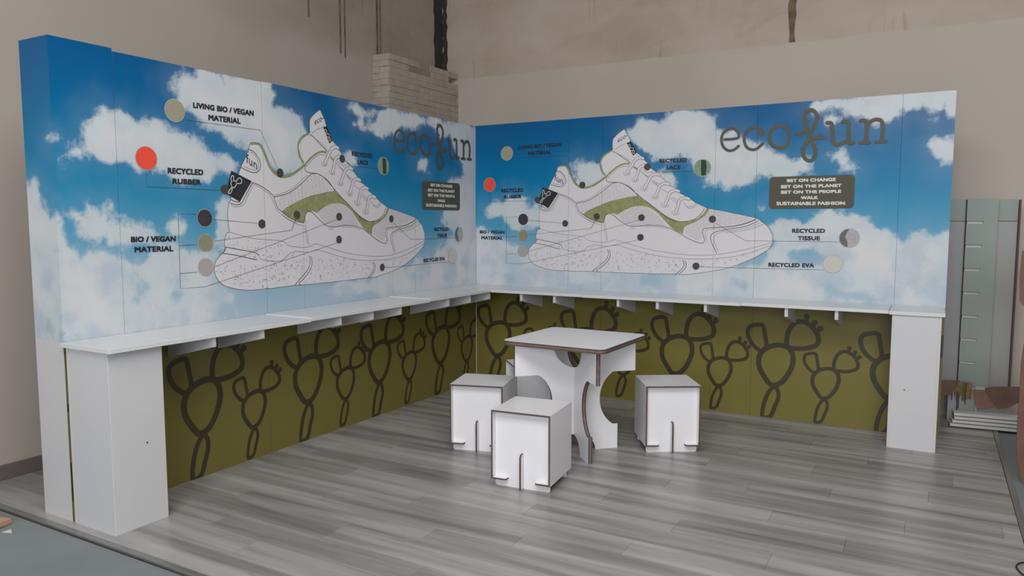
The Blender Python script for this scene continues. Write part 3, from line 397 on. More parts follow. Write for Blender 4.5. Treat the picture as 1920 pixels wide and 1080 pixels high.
def _put(pr, bm, vs, fs, c4, off, mi, weight):
    tl, bl, tr, br = c4
    tl = (tl[0]+weight*0, tl[1]-weight*0.8); tr = (tr[0], tr[1]-weight*0.8); bl = (bl[0], bl[1]+weight*0.8); br = (br[0], br[1]+weight*0.8)
    V = []
    for a, b in vs:
        u = (1-a)*((1-b)*bl[0]+b*tl[0])+a*((1-b)*br[0]+b*tr[0])
        v = (1-a)*((1-b)*bl[1]+b*tl[1])+a*((1-b)*br[1]+b*tr[1])
        V.append(bm.verts.new(pr.fn(u, v, off)))
    for f in fs:
        try:
            q = bm.faces.new([V[i] for i in f]); q.material_index = mi
        except ValueError: pass

def inpoly(x, y, P):
    c = False; j = len(P)-1
    for i in range(len(P)):
        if (P[i][1] > y) != (P[j][1] > y) and x < (P[j][0]-P[i][0])*(y-P[i][1])/(P[j][1]-P[i][1])+P[i][0]: c = not c
        j = i
    return c

# ------------------------------------------------------------------ the room
XW = -0.985; YB = 0.90; XR = 9.0; YF = -11.5; ZT = 5.0; ZG = -0.012
def struct(name, bm, mats, parent=None):
    o = obj(name, bm, mats, parent)
    if parent is None: tag(o, kind='structure')
    return o
def slab(name, *b, mat='plaster'):
    return struct(name, newbox(*b), mat)
fl = slab('floor', XW-0.2, XR+0.2, YF-0.2, YB+0.2, ZG-0.2, ZG, mat='concrete_floor')
slab('wall_left', XW-0.2, XW, YF-0.2, YB, ZG, ZT, mat='wall_left')
slab('wall_back', XW-0.2, XR+0.2, YB, YB+0.2, ZG, ZT, mat='wall_back')
slab('wall_right', XR, XR+0.2, YF-0.2, YB, ZG, ZT)
slab('wall_front', XW, XR, YF-0.2, YF, ZG, ZT)
slab('ceiling', XW-0.2, XR+0.2, YF-0.2, YB+0.2, ZT, ZT+0.2)
bm = newbox(XW, XW+0.018, YF, -0.27, 0.0, 0.088, bevel=0.003)
struct('baseboard_left', bm, 'skirting')

# laminate deck of individual planks
XD0, XD1, YD0, YD1 = XW+0.001, 4.172, -3.885, YB-0.001
deck = struct('floor_laminate', newbox(XD0, XD1, YD0, YD1, ZG, -0.0045), 'rubber')
PW = 0.178; PL = 1.22
_pm = {}
def plank_mesh(l, w):
    key = (round(l, 3), round(w, 3))
    if key not in _pm:
        bm = newbox(-l/2+0.0006, l/2-0.0006, -w/2+0.0006, w/2-0.0006, -0.0045, 0.0)
        me = bpy.data.meshes.new('plank'); bm.to_mesh(me); bm.free(); me.materials.append(M['plank']); _pm[key] = me
    return _pm[key]
y = YD0; row = 0
offs = [0.0, 0.46, 0.83, 0.22, 1.02, 0.60, 0.12, 0.74]
while y < YD1-0.01:
    w = min(PW, YD1-y)
    x = XD0-offs[row % 8]
    while x < XD1-0.01:
        a = max(x, XD0); b = min(x+PL, XD1)
        if b-a > 0.02:
            link('plank', plank_mesh(b-a, w), deck, ((a+b)/2, y+w/2, 0))
        x += PL
    y += w; row += 1
# aluminium edge profiles with a dark joint beside them
bm = newbox(XW+0.001, 4.205, -3.917, -3.8875, ZG, 0.002, bevel=0.0015); struct('trim_1', bm, 'alu')
bm = newbox(4.1745, 4.205, -3.8865, YB-0.001, ZG, 0.002, bevel=0.0015); struct('trim_2', bm, 'alu')
bm = newbox(XW+0.001, 4.213, -3.924, -3.9175, ZG, ZG+0.003); struct('trim_3', bm, 'rubber')

# stone-clad pier in the corner
px0, px1, py0, py1 = XW+0.001, -0.80, -0.262, YB-0.001
pier = tag(obj('stone_pier', newbox(px0, px1, py0, py1, ZG, 2.98), 'mortar'), kind='structure')
rs = random.Random(3)
z = 2.16; rows_ = 0
while z < 3.04:
    h = 0.0585
    y = py0-0.001
    top = z+h > 2.99
    cut = [0.0, 0.0, 0.35, 0.8][0]
    ymax = py1
    yy = py0+0.0
    first = True
    while yy < ymax-0.02:
        l = rs.choice([0.20, 0.30, 0.38, 0.46])
        e = min(yy+l, ymax)
        if ymax-e < 0.05: e = ymax
        if not (top and rs.random() < 0.35 and yy > 0.0):
            t = rs.uniform(0.010, 0.017)
            obj('brick', newbox(px1, px1+t, yy+0.0004, e-0.0004, z+0.0005, z+h-0.0005, bevel=0.002), 'brick', pier)
        yy = e
    xs = [px0, px0+(px1-px0)*rs.uniform(0.35, 0.65), px1+0.012]
    for a, b in zip(xs, xs[1:]):
        t = rs.uniform(0.006, 0.016)
        obj('brick', newbox(a+0.0005, b-0.0005, py0-t, py0, z+0.0006, z+h-0.0006, bevel=0.002), 'brick', pier)
    z += h

# ragged dark joint in the room's corner, brown joint and thin cracks in the concrete above
def ragged(fn, z0, z1, w, n, seed, t=0.006):
    r = random.Random(seed); bm = bmesh.new()
    Lp = [(-w/2+r.uniform(-0.012, 0.012), z0+(z1-z0)*i/n) for i in range(n+1)]
    Rp = [(w/2+r.uniform(-0.012, 0.012), z0+(z1-z0)*i/n) for i in range(n+1)]
    extrude_poly(bm, Lp+Rp[::-1], fn, 0.0, t); return bm
struct('trim_4', ragged(lambda a, b, t: Vector((XW+0.0005+t, YB-0.085+a, b)), 3.03, ZT-0.01, 0.150, 30, 5), 'rubber')
struct('trim_11', ragged(lambda a, b, t: Vector((XW+0.034+a, YB-0.0005-t, b)), 3.03, ZT-0.01, 0.050, 34, 8), 'rubber')
struct('trim_5', ragged(lambda a, b, t: Vector((2.615+a, YB-0.0005-t, b)), 3.04, ZT-0.01, 0.055, 26, 6), 'crack')
for yy, ww, z0, nm in ((-0.200, 0.020, 2.5, 'trim_6'), (-0.155, 0.010, 2.5, 'trim_7'), (-0.712, 0.012, 3.03, 'trim_8'), (-0.652, 0.008, 3.0, 'trim_9'), (-1.10, 0.008, 3.26, 'trim_10')):
    struct(nm, newbox(XW+0.0004, XW+0.008, yy-ww/2, yy+ww/2, z0, ZT-0.01), 'seam')

# ------------------------------------------------------------------ display walls
def seg_dist(P, X, Y):
    """signed distance field (positive inside) of polygon P on arrays X, Y"""
    P = np.array(P); dmin = np.full(X.shape, 9.0); ins = np.zeros(X.shape, bool)
    for i in range(len(P)):
        a = P[i-1]; b = P[i]; ab = b-a; L = max(ab@ab, 1e-12)
        t = np.clip(((X-a[0])*ab[0]+(Y-a[1])*ab[1])/L, 0, 1)
        dmin = np.minimum(dmin, np.hypot(X-(a[0]+t*ab[0]), Y-(a[1]+t*ab[1])))
        c = ((a[1] > Y) != (b[1] > Y))
        with np.errstate(divide='ignore', invalid='ignore'):
            xi = (b[0]-a[0])*(Y-a[1])/(b[1]-a[1])+a[0]
        ins ^= (c & (X < xi))
    return np.where(ins, dmin, -dmin)

def density(clouds, holes, X, Y):
    d = np.full(X.shape, -0.4)
    for P in clouds: d = np.maximum(d, seg_dist(P, X, Y))
    for P in holes: d = np.minimum(d, -seg_dist(P, X, Y)*0.9-0.0)
    return np.clip(d, -0.3, 0.3)

def grid_face(bm, lay, fn, a0, a1, b0, b1, clouds, holes, mi, step=0.022, swap=False):
    na = max(1, round((a1-a0)/step)); nb = max(1, round((b1-b0)/step))
    A = np.linspace(a0, a1, na+1); B = np.linspace(b0, b1, nb+1)
    X, Y = np.meshgrid(A, B, indexing='ij')
    dn = density(clouds, holes, X, Y)
    V = [[None]*(nb+1) for _ in range(na+1)]
    for i in range(na+1):
        for j in range(nb+1):
            v = bm.verts.new(fn(A[i], B[j])); v[lay] = float(dn[i, j]); V[i][j] = v
    for i in range(na):
        for j in range(nb):
            q = (V[i][j], V[i+1][j], V[i+1][j+1], V[i][j+1])
            f = bm.faces.new(q[::-1] if swap else q); f.material_index = mi

ZS = 0.918   # sky print above, olive print below
def wall_panel(side, a0, a1, top, parent, base, end=False):
    """one hollow-fronted partition module, 0.26 m deep, printed on its front"""
    bm = bmesh.new(); lay = bm.verts.layers.float.new('cloud')
    g = 0.0007; a0 += g; a1 -= g; dep = 0.25
    def q(pts, mi):
        f = bm.faces.new([bm.verts.new(p) for p in pts]); f.material_index = mi
    if side == 'R':
        W = lambda a, d, z: (a, d, z)
        grid_face(bm, lay, lambda a, b: (a, 0, b), a0, a1, ZS, top, D['cloudR'], D['holeR'], 0)
    else:
        W = lambda a, d, z: (-d, a, z)
        grid_face(bm, lay, lambda a, b: (0, a, b), a0, a1, ZS, top, D['cloudL'], D['holeL'], 0)
    q([W(a0, 0, 0), W(a1, 0, 0), W(a1, 0, ZS), W(a0, 0, ZS)], 1)
    q([W(a0, 0, top), W(a1, 0, top), W(a1, dep, top), W(a0, dep, top)], 2)
    q([W(a0, 0, 0), W(a0, dep, 0), W(a1, dep, 0), W(a1, 0, 0)], 2)
    q([W(a1, dep, 0), W(a0, dep, 0), W(a0, dep, top), W(a1, dep, top)], 2)
    q([W(a1, 0, 0), W(a1, dep, 0), W(a1, dep, top), W(a1, 0, top)], 3 if a1 < (L2-0.01 if side == 'R' else -0.01) else 2)
    if end:
        grid_face(bm, lay, lambda a, b: (a, a0, b), -dep, 0, ZS, top, D['cloudE'], D['holeE'], 0)
        q([W(a0, dep, 0), W(a0, 0, 0), W(a0, 0, ZS), W(a0, dep, ZS)], 2)
    else:
        q([W(a0, dep, 0), W(a0, 0, 0), W(a0, 0, top), W(a0, dep, top)], 3)
    bmesh.ops.remove_doubles(bm, verts=bm.verts[:], dist=1e-5)
    bmesh.ops.recalc_face_normals(bm, faces=bm.faces[:])
    return obj('panel', bm, ['sky', 'olive', 'white', 'joint'], parent, base)

bL = (0.0, -1.9, 0.0); bR = (1.9, 0.0, 0.0)
left = thing('display_wall', 'long display partition on the left with sky print, trainer drawing and a sky-printed end face', 'display wall', bL)
right = thing('display_wall', 'display partition facing the camera on the right with sky print, trainer drawing and large lettering', 'display wall', bR)
tops = [2.41, 2.395, 2.40, 2.40, 2.40, 2.40]
el = [-L1]+SEAM_L+[-0.0015]
for i in range(6): wall_panel('L', el[i], el[i+1], tops[i], left, bL, end=(i == 0))
er = [0.0]+SEAMS+[L2]
for i in range(6): wall_panel('R', er[i], er[i+1], 2.40, right, bR)
# white corner strip in the inner corner below the counter and a thin white strip imitating the highlight on the end panel's edge
obj('corner_strip', newbox(0.0003, 0.005, -0.006, -0.0008, 0.0, ZS-0.02), 'white', left, bL)
obj('edge_highlight', newbox(0.0002, 0.0016, -L1-0.0022, -L1-0.0001, 0.0, ZS), 'white', left, bL)

def artwork(side, parent, base):
    pr = Print(side, parent, base); R_ = random.Random(11)
    # callout lines under and over
    bm = bmesh.new()
    pr.fill(bm, [tuple(p) for p in D['outline_top']+D['outline_bot']], 0.0006)
    shoe = pr.finish('trainer_drawing', bm, 'shoe')
    bm = bmesh.new()
    for P in D['green']: pr.fill(bm, P, 0.0010)
    for i, P in enumerate(D['green_strokes']): pr.stroke(bm, P, 0.014, 0.0010+0.00005*i, ramp=0.0002)
    pr.finish('green_trim_print', bm, 'shoegreen', shoe)
    bm = bmesh.new(); k = 0
    # fabric hatching
    for P, dense in D['hatch']:
        xs = [p[0] for p in P]; ys = [p[1] for p in P]
        fams = [(-0.12, 0.0125, 0.0011), (1.35, 0.0135, 0.0008)] if dense else [(0.30, 0.0150, 0.0010), (1.75, 0.034, 0.0007)]
        for ang, stp, w in fams:
            c, s_ = math.cos(ang), math.sin(ang); cx = (min(xs)+max(xs))/2; cy = (min(ys)+max(ys))/2
            for a in range(-60, 61):
                run = None; prev = None
                for b in range(-160, 161):
                    x = cx+c*b*0.006-s_*a*stp; y = cy+s_*b*0.006+c*a*stp
                    ok = inpoly(x, y, P) and R_.random() > 0.04
                    if ok and run is None: run = (x, y)
                    if not ok and run is not None:
                        if prev and math.hypot(prev[0]-run[0], prev[1]-run[1]) > 0.012:
                            pr.stroke(bm, [run, prev], w, 0.0013+(k % 7)*0.00002); k += 1
                        run = None
                    prev = (x, y)
    # speckles of the foam sole
    for P in D['sole']:
        xs = [p[0] for p in P]; ys = [p[1] for p in P]
        area_ = (max(xs)-min(xs))*(max(ys)-min(ys))
        for _ in range(int(area_*1500)):
            x = R_.uniform(min(xs), max(xs)); y = R_.uniform(min(ys), max(ys))
            if not inpoly(x, y, P): continue
            a = R_.uniform(0, PI); l = R_.choice([0.006, 0.009, 0.014, 0.02]); w = R_.choice([0.0012, 0.0016, 0.003])
            pr.stroke(bm, [(x, y), (x+l*math.cos(a)*0.6, y+l*math.sin(a)*0.5), (x+l*math.cos(a+0.5), y+l*math.sin(a+0.5))], w, 0.0013, k=2)
    pr.finish('shading_print', bm, 'hatch', shoe)
    bm = bmesh.new()
    pr.stroke(bm, D['outline_top']+D['outline_bot'], 0.0030, 0.0014, k=3, ramp=0.0001)
    for i, P in enumerate(D['thin']): pr.stroke(bm, P, 0.0023, 0.00142+i*0.00001)
    pr.finish('thin_line_print', bm, 'line', shoe)
    bm = bmesh.new()
    for i, P in enumerate(D['mid']): pr.stroke(bm, P, 0.0042, 0.0016+i*0.00002)
    pr.finish('thick_line_print', bm, 'line2', shoe)
    for i, P in enumerate(D['laces']):
        bm = bmesh.new()
        pr.stroke(bm, P, 0.0255, 0.0021+i*0.00008, 0, cap=True)
        pr.stroke(bm, P, 0.0195, 0.0027+i*0.00008, 1, cap=True)
        pr.finish('lace_print', bm, ['line', 'shoe'], shoe)
    bm = bmesh.new()
    for P in D['dark']: pr.fill(bm, P, 0.0019)
    for P, w in D['logo_small']: pr.stroke(bm, P, 0.0052, 0.0022, 1)
    for P, w in D['logo_tiny']: pr.stroke(bm, P, 0.004, 0.0022, 1)
    pr.finish('dark_tab_print', bm, ['tab', 'signtext'], shoe)
    bm = bmesh.new()
    for t in D['shoetext']: put_text(pr, bm, t, 0.0019, 0.0)
    pr.finish('small_lettering', bm, 'ink', shoe)
    bm = bmesh.new()
    for i, P in enumerate(D['callouts']): pr.stroke(bm, P, 0.0021, 0.0023+i*0.00003, k=1)
    pr.finish('callout_line', bm, 'callout')
    bm = bmesh.new()
    for u, v in D['dots']: pr.disc(bm, u, v, 0.0285, 0.0030)
    pr.finish('callout_dot', bm, 'dot')
    cols = ['beige', 'red', 'plum', 'beige2', 'stone', 'lacegreen', 'tissue', 'eva']
    names = ['beige colour swatch', 'coral red colour swatch', 'dark plum colour swatch', 'olive beige colour swatch', 'warm grey colour swatch', 'green swatch with a dark stripe', 'grey fabric swatch', 'cream colour swatch']
    for (u, v, r), c, nm in zip(D['swatches'], cols, names):
        bm = bmesh.new()
        pr.disc(bm, u, v, r, 0.0026, 0, 40); pr.disc(bm, u, v, r-0.003, 0.0030, 1, 40)
        third = c
        if c == 'lacegreen':
            third = 'lacedark'
            P = [(u-0.010, v+(r-0.004)*0.97), (u+0.028, v+(r-0.004)*0.88), (u+0.034, v), (u+0.028, v-(r-0.004)*0.88), (u-0.006, v-(r-0.004)*0.97), (u-0.012, v)]
            pr.fill(bm, P, 0.0034, 2)
        if c == 'tissue':
            third = 'tissuedark'
            P = [(u-0.004, v+r*0.92)]+[(u+(r-0.004)*math.cos(a), v+(r-0.004)*math.sin(a)) for a in [math.radians(110+i*10) for i in range(16)]]+[(u-0.012, v-r*0.4), (u-0.03, v+0.01)]
            pr.fill(bm, P, 0.0034, 2)
        o = pr.finish('colour_swatch', bm, ['ring', c, third]); o['label'] = nm
    bm = bmesh.new()
    for t in D['text']: put_text(pr, bm, t, 0.0026, 0.0021)
    pr.finish('callout_lettering', bm, 'ink')
    # sign with rounded corners
    tl, tr, br_, bl_ = D['sign']; x0 = (tl[0]+bl_[0])/2; x1 = (tr[0]+br_[0])/2; z1 = (tl[1]+tr[1])/2; z0 = (bl_[1]+br_[1])/2; r = 0.032
    P = []
    for cx, cy, a in ((x1-r, z1-r, 0), (x0+r, z1-r, PI/2), (x0+r, z0+r, PI), (x1-r, z0+r, 1.5*PI)): P += arc(cx, cy, r, r, a, a+PI/2, 8)
    bm = bmesh.new(); pr.fill(bm, P, 0.0026); sg = pr.finish('slogan_sign', bm, 'sign')
    bm = bmesh.new()
    for t in D['signtext']: put_text(pr, bm, t, 0.0032, 0.0022, 0)
    pr.finish('slogan_lettering', bm, 'signtext', sg)
    # wordmark
    bm = bmesh.new()
    for i, (P, w) in enumerate(D['logo']): pr.stroke(bm, P, w*0.00096, 0.0026+i*0.0004, k=6, ramp=0.0003, cap=True)
    pr.disc(bm, D['logodot'][0], D['logodot'][1], 0.0215, 0.0044)
    for P in D['thorns']: pr.fill(bm, P, 0.0024)
    o = pr.finish('wordmark', bm, 'logo'); o['label'] = 'dark olive lettering reading ecofun'
    return pr
prL = artwork('L', left, bL)
prR = artwork('R', right, bR)

# cactus prints on the olive band
def cacti(side, parent, base, lst, lim):
    pr = Print(side, parent, base)
    conv = (lambda p: p) if side == 'R' else None
    for (u, v, s) in lst:
        bm = bmesh.new()
        def W(p):
            return (u+p[0]*s, v+p[1]*s)
        if side == 'L': pr.fn = lambda a, b, off: Vector((off, a, b))
        j = 0
        for P, w in D['cactus']:
            Q = [W(p) for p in P]; Q.append(Q[0])
            pr.stroke(bm, Q, w*0.00128*s, 0.0006+0.0004*j, k=5); j += 1
        for P in D['buds']:
            Q = [W(p) for p in P]
            pr.stroke(bm, Q, 0.032*s, 0.0022, k=1); pr.disc(bm, Q[1][0], Q[1][1], 0.022*s, 0.0024, n=16)
        for co, no in (((0, 0, 0.002), (0, 0, -1)), ((0, 0, ZS-0.004), (0, 0, 1))):
            bmesh.ops.bisect_plane(bm, geom=bm.verts[:]+bm.edges[:]+bm.faces[:], plane_co=co, plane_no=no, clear_outer=True)
        ax = pr.ax
        for c0, sg in ((lim[0], -1), (lim[1], 1)):
            co = [0, 0, 0]; no = [0, 0, 0]; co[ax] = c0; no[ax] = sg
            bmesh.ops.bisect_plane(bm, geom=bm.verts[:]+bm.edges[:]+bm.faces[:], plane_co=co, plane_no=no, clear_outer=True)
        pr.finish('cactus_print', bm, 'cactus')
cacti('R', right, bR, [(0.2307, 0.268, 1.0), (1.10, 0.268, 1.0), (1.936, 0.268, 1.0), (2.7136, 0.258, 1.0), (3.515, 0.25, 1.0),
                       (0.67, 0.212, 0.72), (1.4777, 0.215, 0.72), (2.2886, 0.209, 0.72), (3.0752, 0.198, 0.72)], (0.004, L2-0.002))
cacti('L', left, bL, [(-3.86, 0.27, 1.0), (-3.0537, 0.262, 1.0), (-2.19, 0.266, 1.0), (-1.426, 0.262, 1.0), (-0.592, 0.275, 1.0),
                      (-2.6687, 0.205, 0.72), (-1.8154, 0.21, 0.72), (-1.0453, 0.212, 0.72), (-0.1715, 0.225, 0.72)], (-L1+0.002, -0.008))

# ------------------------------------------------------------------ counters, brackets, end cabinets
TC = 0.023; DC = 0.405
def counter(side, a0, a1, zt, brs, label, d0=0.0025):
    mid = (a0+a1)/2
    W = (lambda a, d, z: (a, -d, z)) if side == 'R' else (lambda a, d, z: (d, a, z))
    base = W(mid, 0.0, zt-TC)
    t = thing('wall_counter', label, 'counter', base, group=None)
    def bx(a, b, c, d, e, f, bevel=0):
        p, q_ = W(a, c, e), W(b, d, f)
        return newbox(min(p[0], q_[0]), max(p[0], q_[0]), min(p[1], q_[1]), max(p[1], q_[1]), e, f, bevel=bevel)
    obj('worktop', bx(a0+0.0008, a1-0.0008, d0, DC, zt-TC, zt, 0.0012), 'counter', t, base)
    for a in brs:
        bm = bmesh.new(); th = 0.0225
        prof = [(0.004, zt-TC-0.0006), (0.384, zt-TC-0.0006), (0.384, 0.843), (0.004, 0.755)]
        extrude_poly(bm, prof, lambda d, z, s: Vector(W(a+s, d, z)), -th/2, th/2)
        obj('bracket', bm, 'white', t, base)
    return t
counter('L', -3.540, -2.550, 0.920, [-3.253, -2.918], 'white wall counter section on the left partition, nearest the end cabinet')
counter('L', -2.550, -1.300, 0.925, [-2.270, -1.948, -1.635], 'white wall counter section in the middle of the left partition')
counter('L', -1.300, -0.0025, 0.930, [-1.018, -0.703, -0.386], 'white wall counter section on the left partition, running into the inner corner')
counter('R', DC+0.001, 1.270, 0.928, [0.695, 1.010], 'white wall counter section on the right partition, next to the inner corner')
counter('R', 1.270, 2.533, 0.926, [1.575, 1.898, 2.271], 'white wall counter section on the right partition behind the table')
counter('R', 2.533, 3.500, 0.929, [2.848, 3.178], 'white wall counter section on the right partition, next to the end cabinet')

def cabinet(label, x0, x1, y0, y1, h, fx, screw, topb):
    base = ((x0+x1)/2, (y0+y1)/2, 0)
    t = thing('pedestal_cabinet', label, 'cabinet', base)
    bd = 0.016
    obj('side_panel', newbox(x0, x0+bd, y0, y1, 0, h, bevel=0.0012), 'white', t, base)
    sp = obj('side_panel', newbox(x1-bd, x1, y0, y1, 0, h, bevel=0.0012), 'white', t, base)
    fp = obj('front_panel', newbox(x0+bd, x1-bd, y0+0.0004, y0+bd, 0, h), 'white', t, base)
    obj('back_panel', newbox(x0+bd, x1-bd, y1-bd, y1-0.0004, 0, h), 'white', t, base)
    a, b, c, d, zt = topb
    obj('worktop', newbox(a, b, c, d, h+0.0003, zt, bevel=0.0012), 'counter', t, base)
    bm = bmesh.new()
    p, ax = screw
    mat = Matrix.Translation(Vector(p)) @ (Matrix.Rotation(PI/2, 4, 'Y') if ax == 'x' else Matrix.Rotation(PI/2, 4, 'X'))
    bmesh.ops.create_cone(bm, cap_ends=True, segments=12, radius1=0.0045, radius2=0.0045, depth=0.003, matrix=mat)
    obj('screw', bm, 'steel', sp if ax == 'x' else fp, base)
cabinet('white pedestal cabinet under the near end of the left counter', 0.022, 0.362, -3.838, -3.552, 0.897, None, ((0.3628, -3.655, 0.418), 'x'), (0.003, DC, -3.854, -3.541, 0.920))
cabinet('white pedestal cabinet under the outer end of the right counter', 3.520, 3.808, -0.390, -0.022, 0.902, None, ((3.612, -0.3908, 0.402), 'y'), (3.5015, 3.826, -DC, -0.0025, 0.9265))

# ------------------------------------------------------------------ stools
SW, SH, ST = 0.361, 0.449, 0.0105
def board_mats(bm, test):
    for f in bm.faces: f.material_index = 1 if test(f) else 0
def make_stool(label):
    t = thing('cube_stool', label, 'stool', (0, 0, 0), 0, 'cube stools round the table')
    h = SW/2
    def frame(*b, under=False):
        bm = newbox(*b)
        bm.normal_update()
        board_mats(bm, lambda f: abs(f.normal.y) > 0.5 or (under and f.normal.z < -0.5))
        return bm
    obj('seat', frame(-h, h, -h, h, SH-ST, SH), ['bright', 'edge'], t)
    sides = {}
    sides[-1] = obj('side_panel', frame(-h, -h+ST, -h, h, 0.045, SH-ST-0.0003, under=True), ['bright', 'edge'], t)
    sides[1] = obj('side_panel', frame(h-ST, h, -h, h, 0.045, SH-ST-0.0003, under=True), ['bright', 'edge'], t)
    w = h-ST-0.0006; rec = 0.042
    def face_panel(sg):
        bm = bmesh.new(); r = 0.014
        sw = 0.0068; shh = 0.205
        P = [(-w+r, 0)]+[(-sw, 0), (-sw, shh), (sw, shh), (sw, 0), (w-r, 0)]+arc(w-r, r, r, r, -PI/2, 0, 5)[1:]+[(w, SH-ST-0.0006), (-w, SH-ST-0.0006), (-w, r)]+arc(-w+r, r, r, r, PI, 1.5*PI, 5)[1:-1]
        yy = sg*(h-rec)
        extrude_poly(bm, P, lambda a, b, s: Vector((a, yy+s, b)), -ST/2, ST/2, 0, 1)
        return bm
    obj('front_panel', face_panel(-1), ['bright', 'edge'], t)
    obj('back_panel', face_panel(1), ['bright', 'edge'], t)
    bm = bmesh.new(); r = 0.022; z0 = 0.003; z1 = 0.204
    P = [(-h+0.001, z0), (h-0.001, z0), (h-0.001, z1-r)]+arc(h-0.001-r, z1-r, r, r, 0, PI/2, 5)+arc(-h+0.001+r, z1-r, r, r, PI/2, PI, 5)
    extrude_poly(bm, P, lambda a, b, s: Vector((s, a, b)), -0.0058, 0.0058, 0, 1)
    obj('cross_panel', bm, ['bright', 'edge'], t)
    for sx in (-1, 1):
        for sy in (-1, 1):
            bm = bmesh.new()
            x0 = sx*(h-ST-0.0004); x1 = sx*(h-ST-0.084); y0 = sy*(h-rec+ST/2+0.0004); y1 = sy*(h-0.0006)
            P = [(x0, y0), (x0, y1), (x1+sx*0.012, y1), (x1+sx*0.003, y1-sy*0.005), (x1, y0)]
            extrude_poly(bm, P, lambda a, b, s: Vector((a, b, s)), 0.046, 0.056, 0, 1)
            bm.normal_update()
            for f in bm.faces:
                f.material_index = 0 if f.normal.z > 0.5 else 1
            obj('foot_tab', bm, ['bright', 'edge'], t)
        bm = bmesh.new()
        bmesh.ops.create_cone(bm, cap_ends=True, segments=10, radius1=0.0035, radius2=0.0035, depth=0.002, matrix=Matrix.Translation((sx*(h-ST-0.0012), -h+0.006, 0.064)) @ Matrix.Rotation(PI/2, 4, 'Y'))
        obj('screw', bm, 'steel', sides[sx])
    return t
def copy_tree(o, parent=None):
    c = o.copy(); COL.objects.link(c)
    if parent is not None: c.parent = parent
    for ch in list(o.children): copy_tree(ch, c)
    return c
s0 = make_stool('white cube stool nearest the camera, in front of the table')
spots = [(1.744, -2.156, 6.0, None),
         (1.120, -1.689, 16.5, 'white cube stool left of the table, between it and the left partition'),
         (2.212, -1.093, 31.5, 'white cube stool standing alone to the right of the table'),
         (1.138, -0.980, -47.0, 'white cube stool mostly hidden behind the table')]
for i, (x, y, a, lab) in enumerate(spots):
    o = s0 if i == 0 else copy_tree(s0)
    o.location = (x, y, 0); o.rotation_euler = (0, 0, math.radians(a))
    if lab: o['label'] = lab

# ------------------------------------------------------------------ table
tb = thing('square_table', 'white square table with rounded corners on crossed cut-out board legs', 'table', (1.719, -1.4963, 0), math.radians(-1.52))
TH = 0.761; hs = 0.3565; r = 0.052
P = []
for cx, cy, a in ((hs-r, hs-r, 0), (-hs+r, hs-r, PI/2), (-hs+r, -hs+r, PI), (hs-r, -hs+r, 1.5*PI)): P += arc(cx, cy, r, r, a, a+PI/2, 8)
for z0, z1, nm, me_ in ((TH-0.0155, TH-0.0018, 'upper_top_board', 'edge'), (TH-0.0305, TH-0.0180, 'lower_top_board', 'edge')):
    bm = bmesh.new(); extrude_poly(bm, P, lambda a, b, s: Vector((a, b, s)), z0, z1, 0, 1)
    obj(nm, bm, ['bright', me_], tb)
for z0, z1, nm, mt in ((TH-0.0018, TH, 'white_laminate_layer', 'bright'), (TH-0.0176, TH-0.0159, 'pale_core_layer', 'edgelight')):
    bm = bmesh.new(); extrude_poly(bm, P, lambda a, b, s: Vector((a, b, s)), z0, z1)
    obj(nm, bm, mt, tb)
zt = TH-0.031
nr = math.acos((0.72-zt)/0.157) if zt < 0.72 else 0
half = [(0.0, 0.115)]+[(0.137*math.sin(a), 0.115*math.cos(a)) for a in [PI/2*i/8 for i in range(1, 9)]]+[(0.294, 0.0), (0.294, 0.167)]
half += [(0.352+0.187*math.cos(a), 0.345+0.205*math.sin(a)) for a in [math.radians(240-(240-120)*i/16) for i in range(17)]]
half += [(0.417, 0.5225), (0.417, zt)]
na0 = math.asin((zt-0.72)/0.157)
notch = [(0.157*math.cos(a), 0.72+0.157*math.sin(a)) for a in [na0-(na0+PI/2)*i/12 for i in range(13)]]
half += notch
prof = half+[(-x, z) for x, z in half[::-1][1:-1]]
for ang in (45, -45):
    ca, sa = math.cos(math.radians(ang)), math.sin(math.radians(ang))
    for s0_, s1_ in ((-0.0138, -0.0012), (0.0012, 0.0138)):
        bm = bmesh.new()
        extrude_poly(bm, prof, lambda a, b, s: Vector((a*ca-s*sa, a*sa+s*ca, b)), s0_, s1_, 0, 1)
        obj('leg_board', bm, ['bright', 'edge'], tb)
    bm = bmesh.new()
    extrude_poly(bm, prof, lambda a, b, s: Vector((a*ca-s*sa, a*sa+s*ca, b)), -0.00115, 0.00115)
    obj('pale_core_layer', bm, 'edgelight', tb)

# ------------------------------------------------------------------ things leaning behind on the right
def board(name, label, cat, x0, x1, y0, y1, z0, z1, mats, band=None, group=None):
    base = ((x0+x1)/2, (y0+y1)/2, z0)
    t = thing(name, label, cat, base, group=group)
    if band:
        obj('panel_face', newbox(x0, x1, y0, y1, z0, band-0.002), mats[0], t, base)
        obj('top_band', newbox(x0, x1, y0, y1, band+0.002, z1), mats[1], t, base)
        obj('joint_strip', newbox(x0+0.002, x1-0.002, y0+0.003, y1, band-0.002, band+0.002), 'rubber', t, base)
    return t
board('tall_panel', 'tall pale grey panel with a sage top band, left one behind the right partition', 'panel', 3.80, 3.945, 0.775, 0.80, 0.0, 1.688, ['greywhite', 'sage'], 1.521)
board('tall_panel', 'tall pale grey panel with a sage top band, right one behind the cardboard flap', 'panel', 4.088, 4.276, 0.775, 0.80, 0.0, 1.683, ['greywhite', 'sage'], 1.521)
bx0 = 3.950
t = thing('slotted_rack_panel', 'tall sage green board with a column of slots standing between two grey panels', 'panel', (4.02, 0.74, 0.0))
P = [(bx0, 0.0)]
for i in range(7):
    zs = 0.4415+i*0.1797
    P += [(bx0, zs-0.018), (bx0+0.108, zs-0.018), (bx0+0.108, zs+0.004), (bx0, zs+0.004)]
P += [(bx0, 1.690), (4.150, 1.690), (4.150, 0.0)]
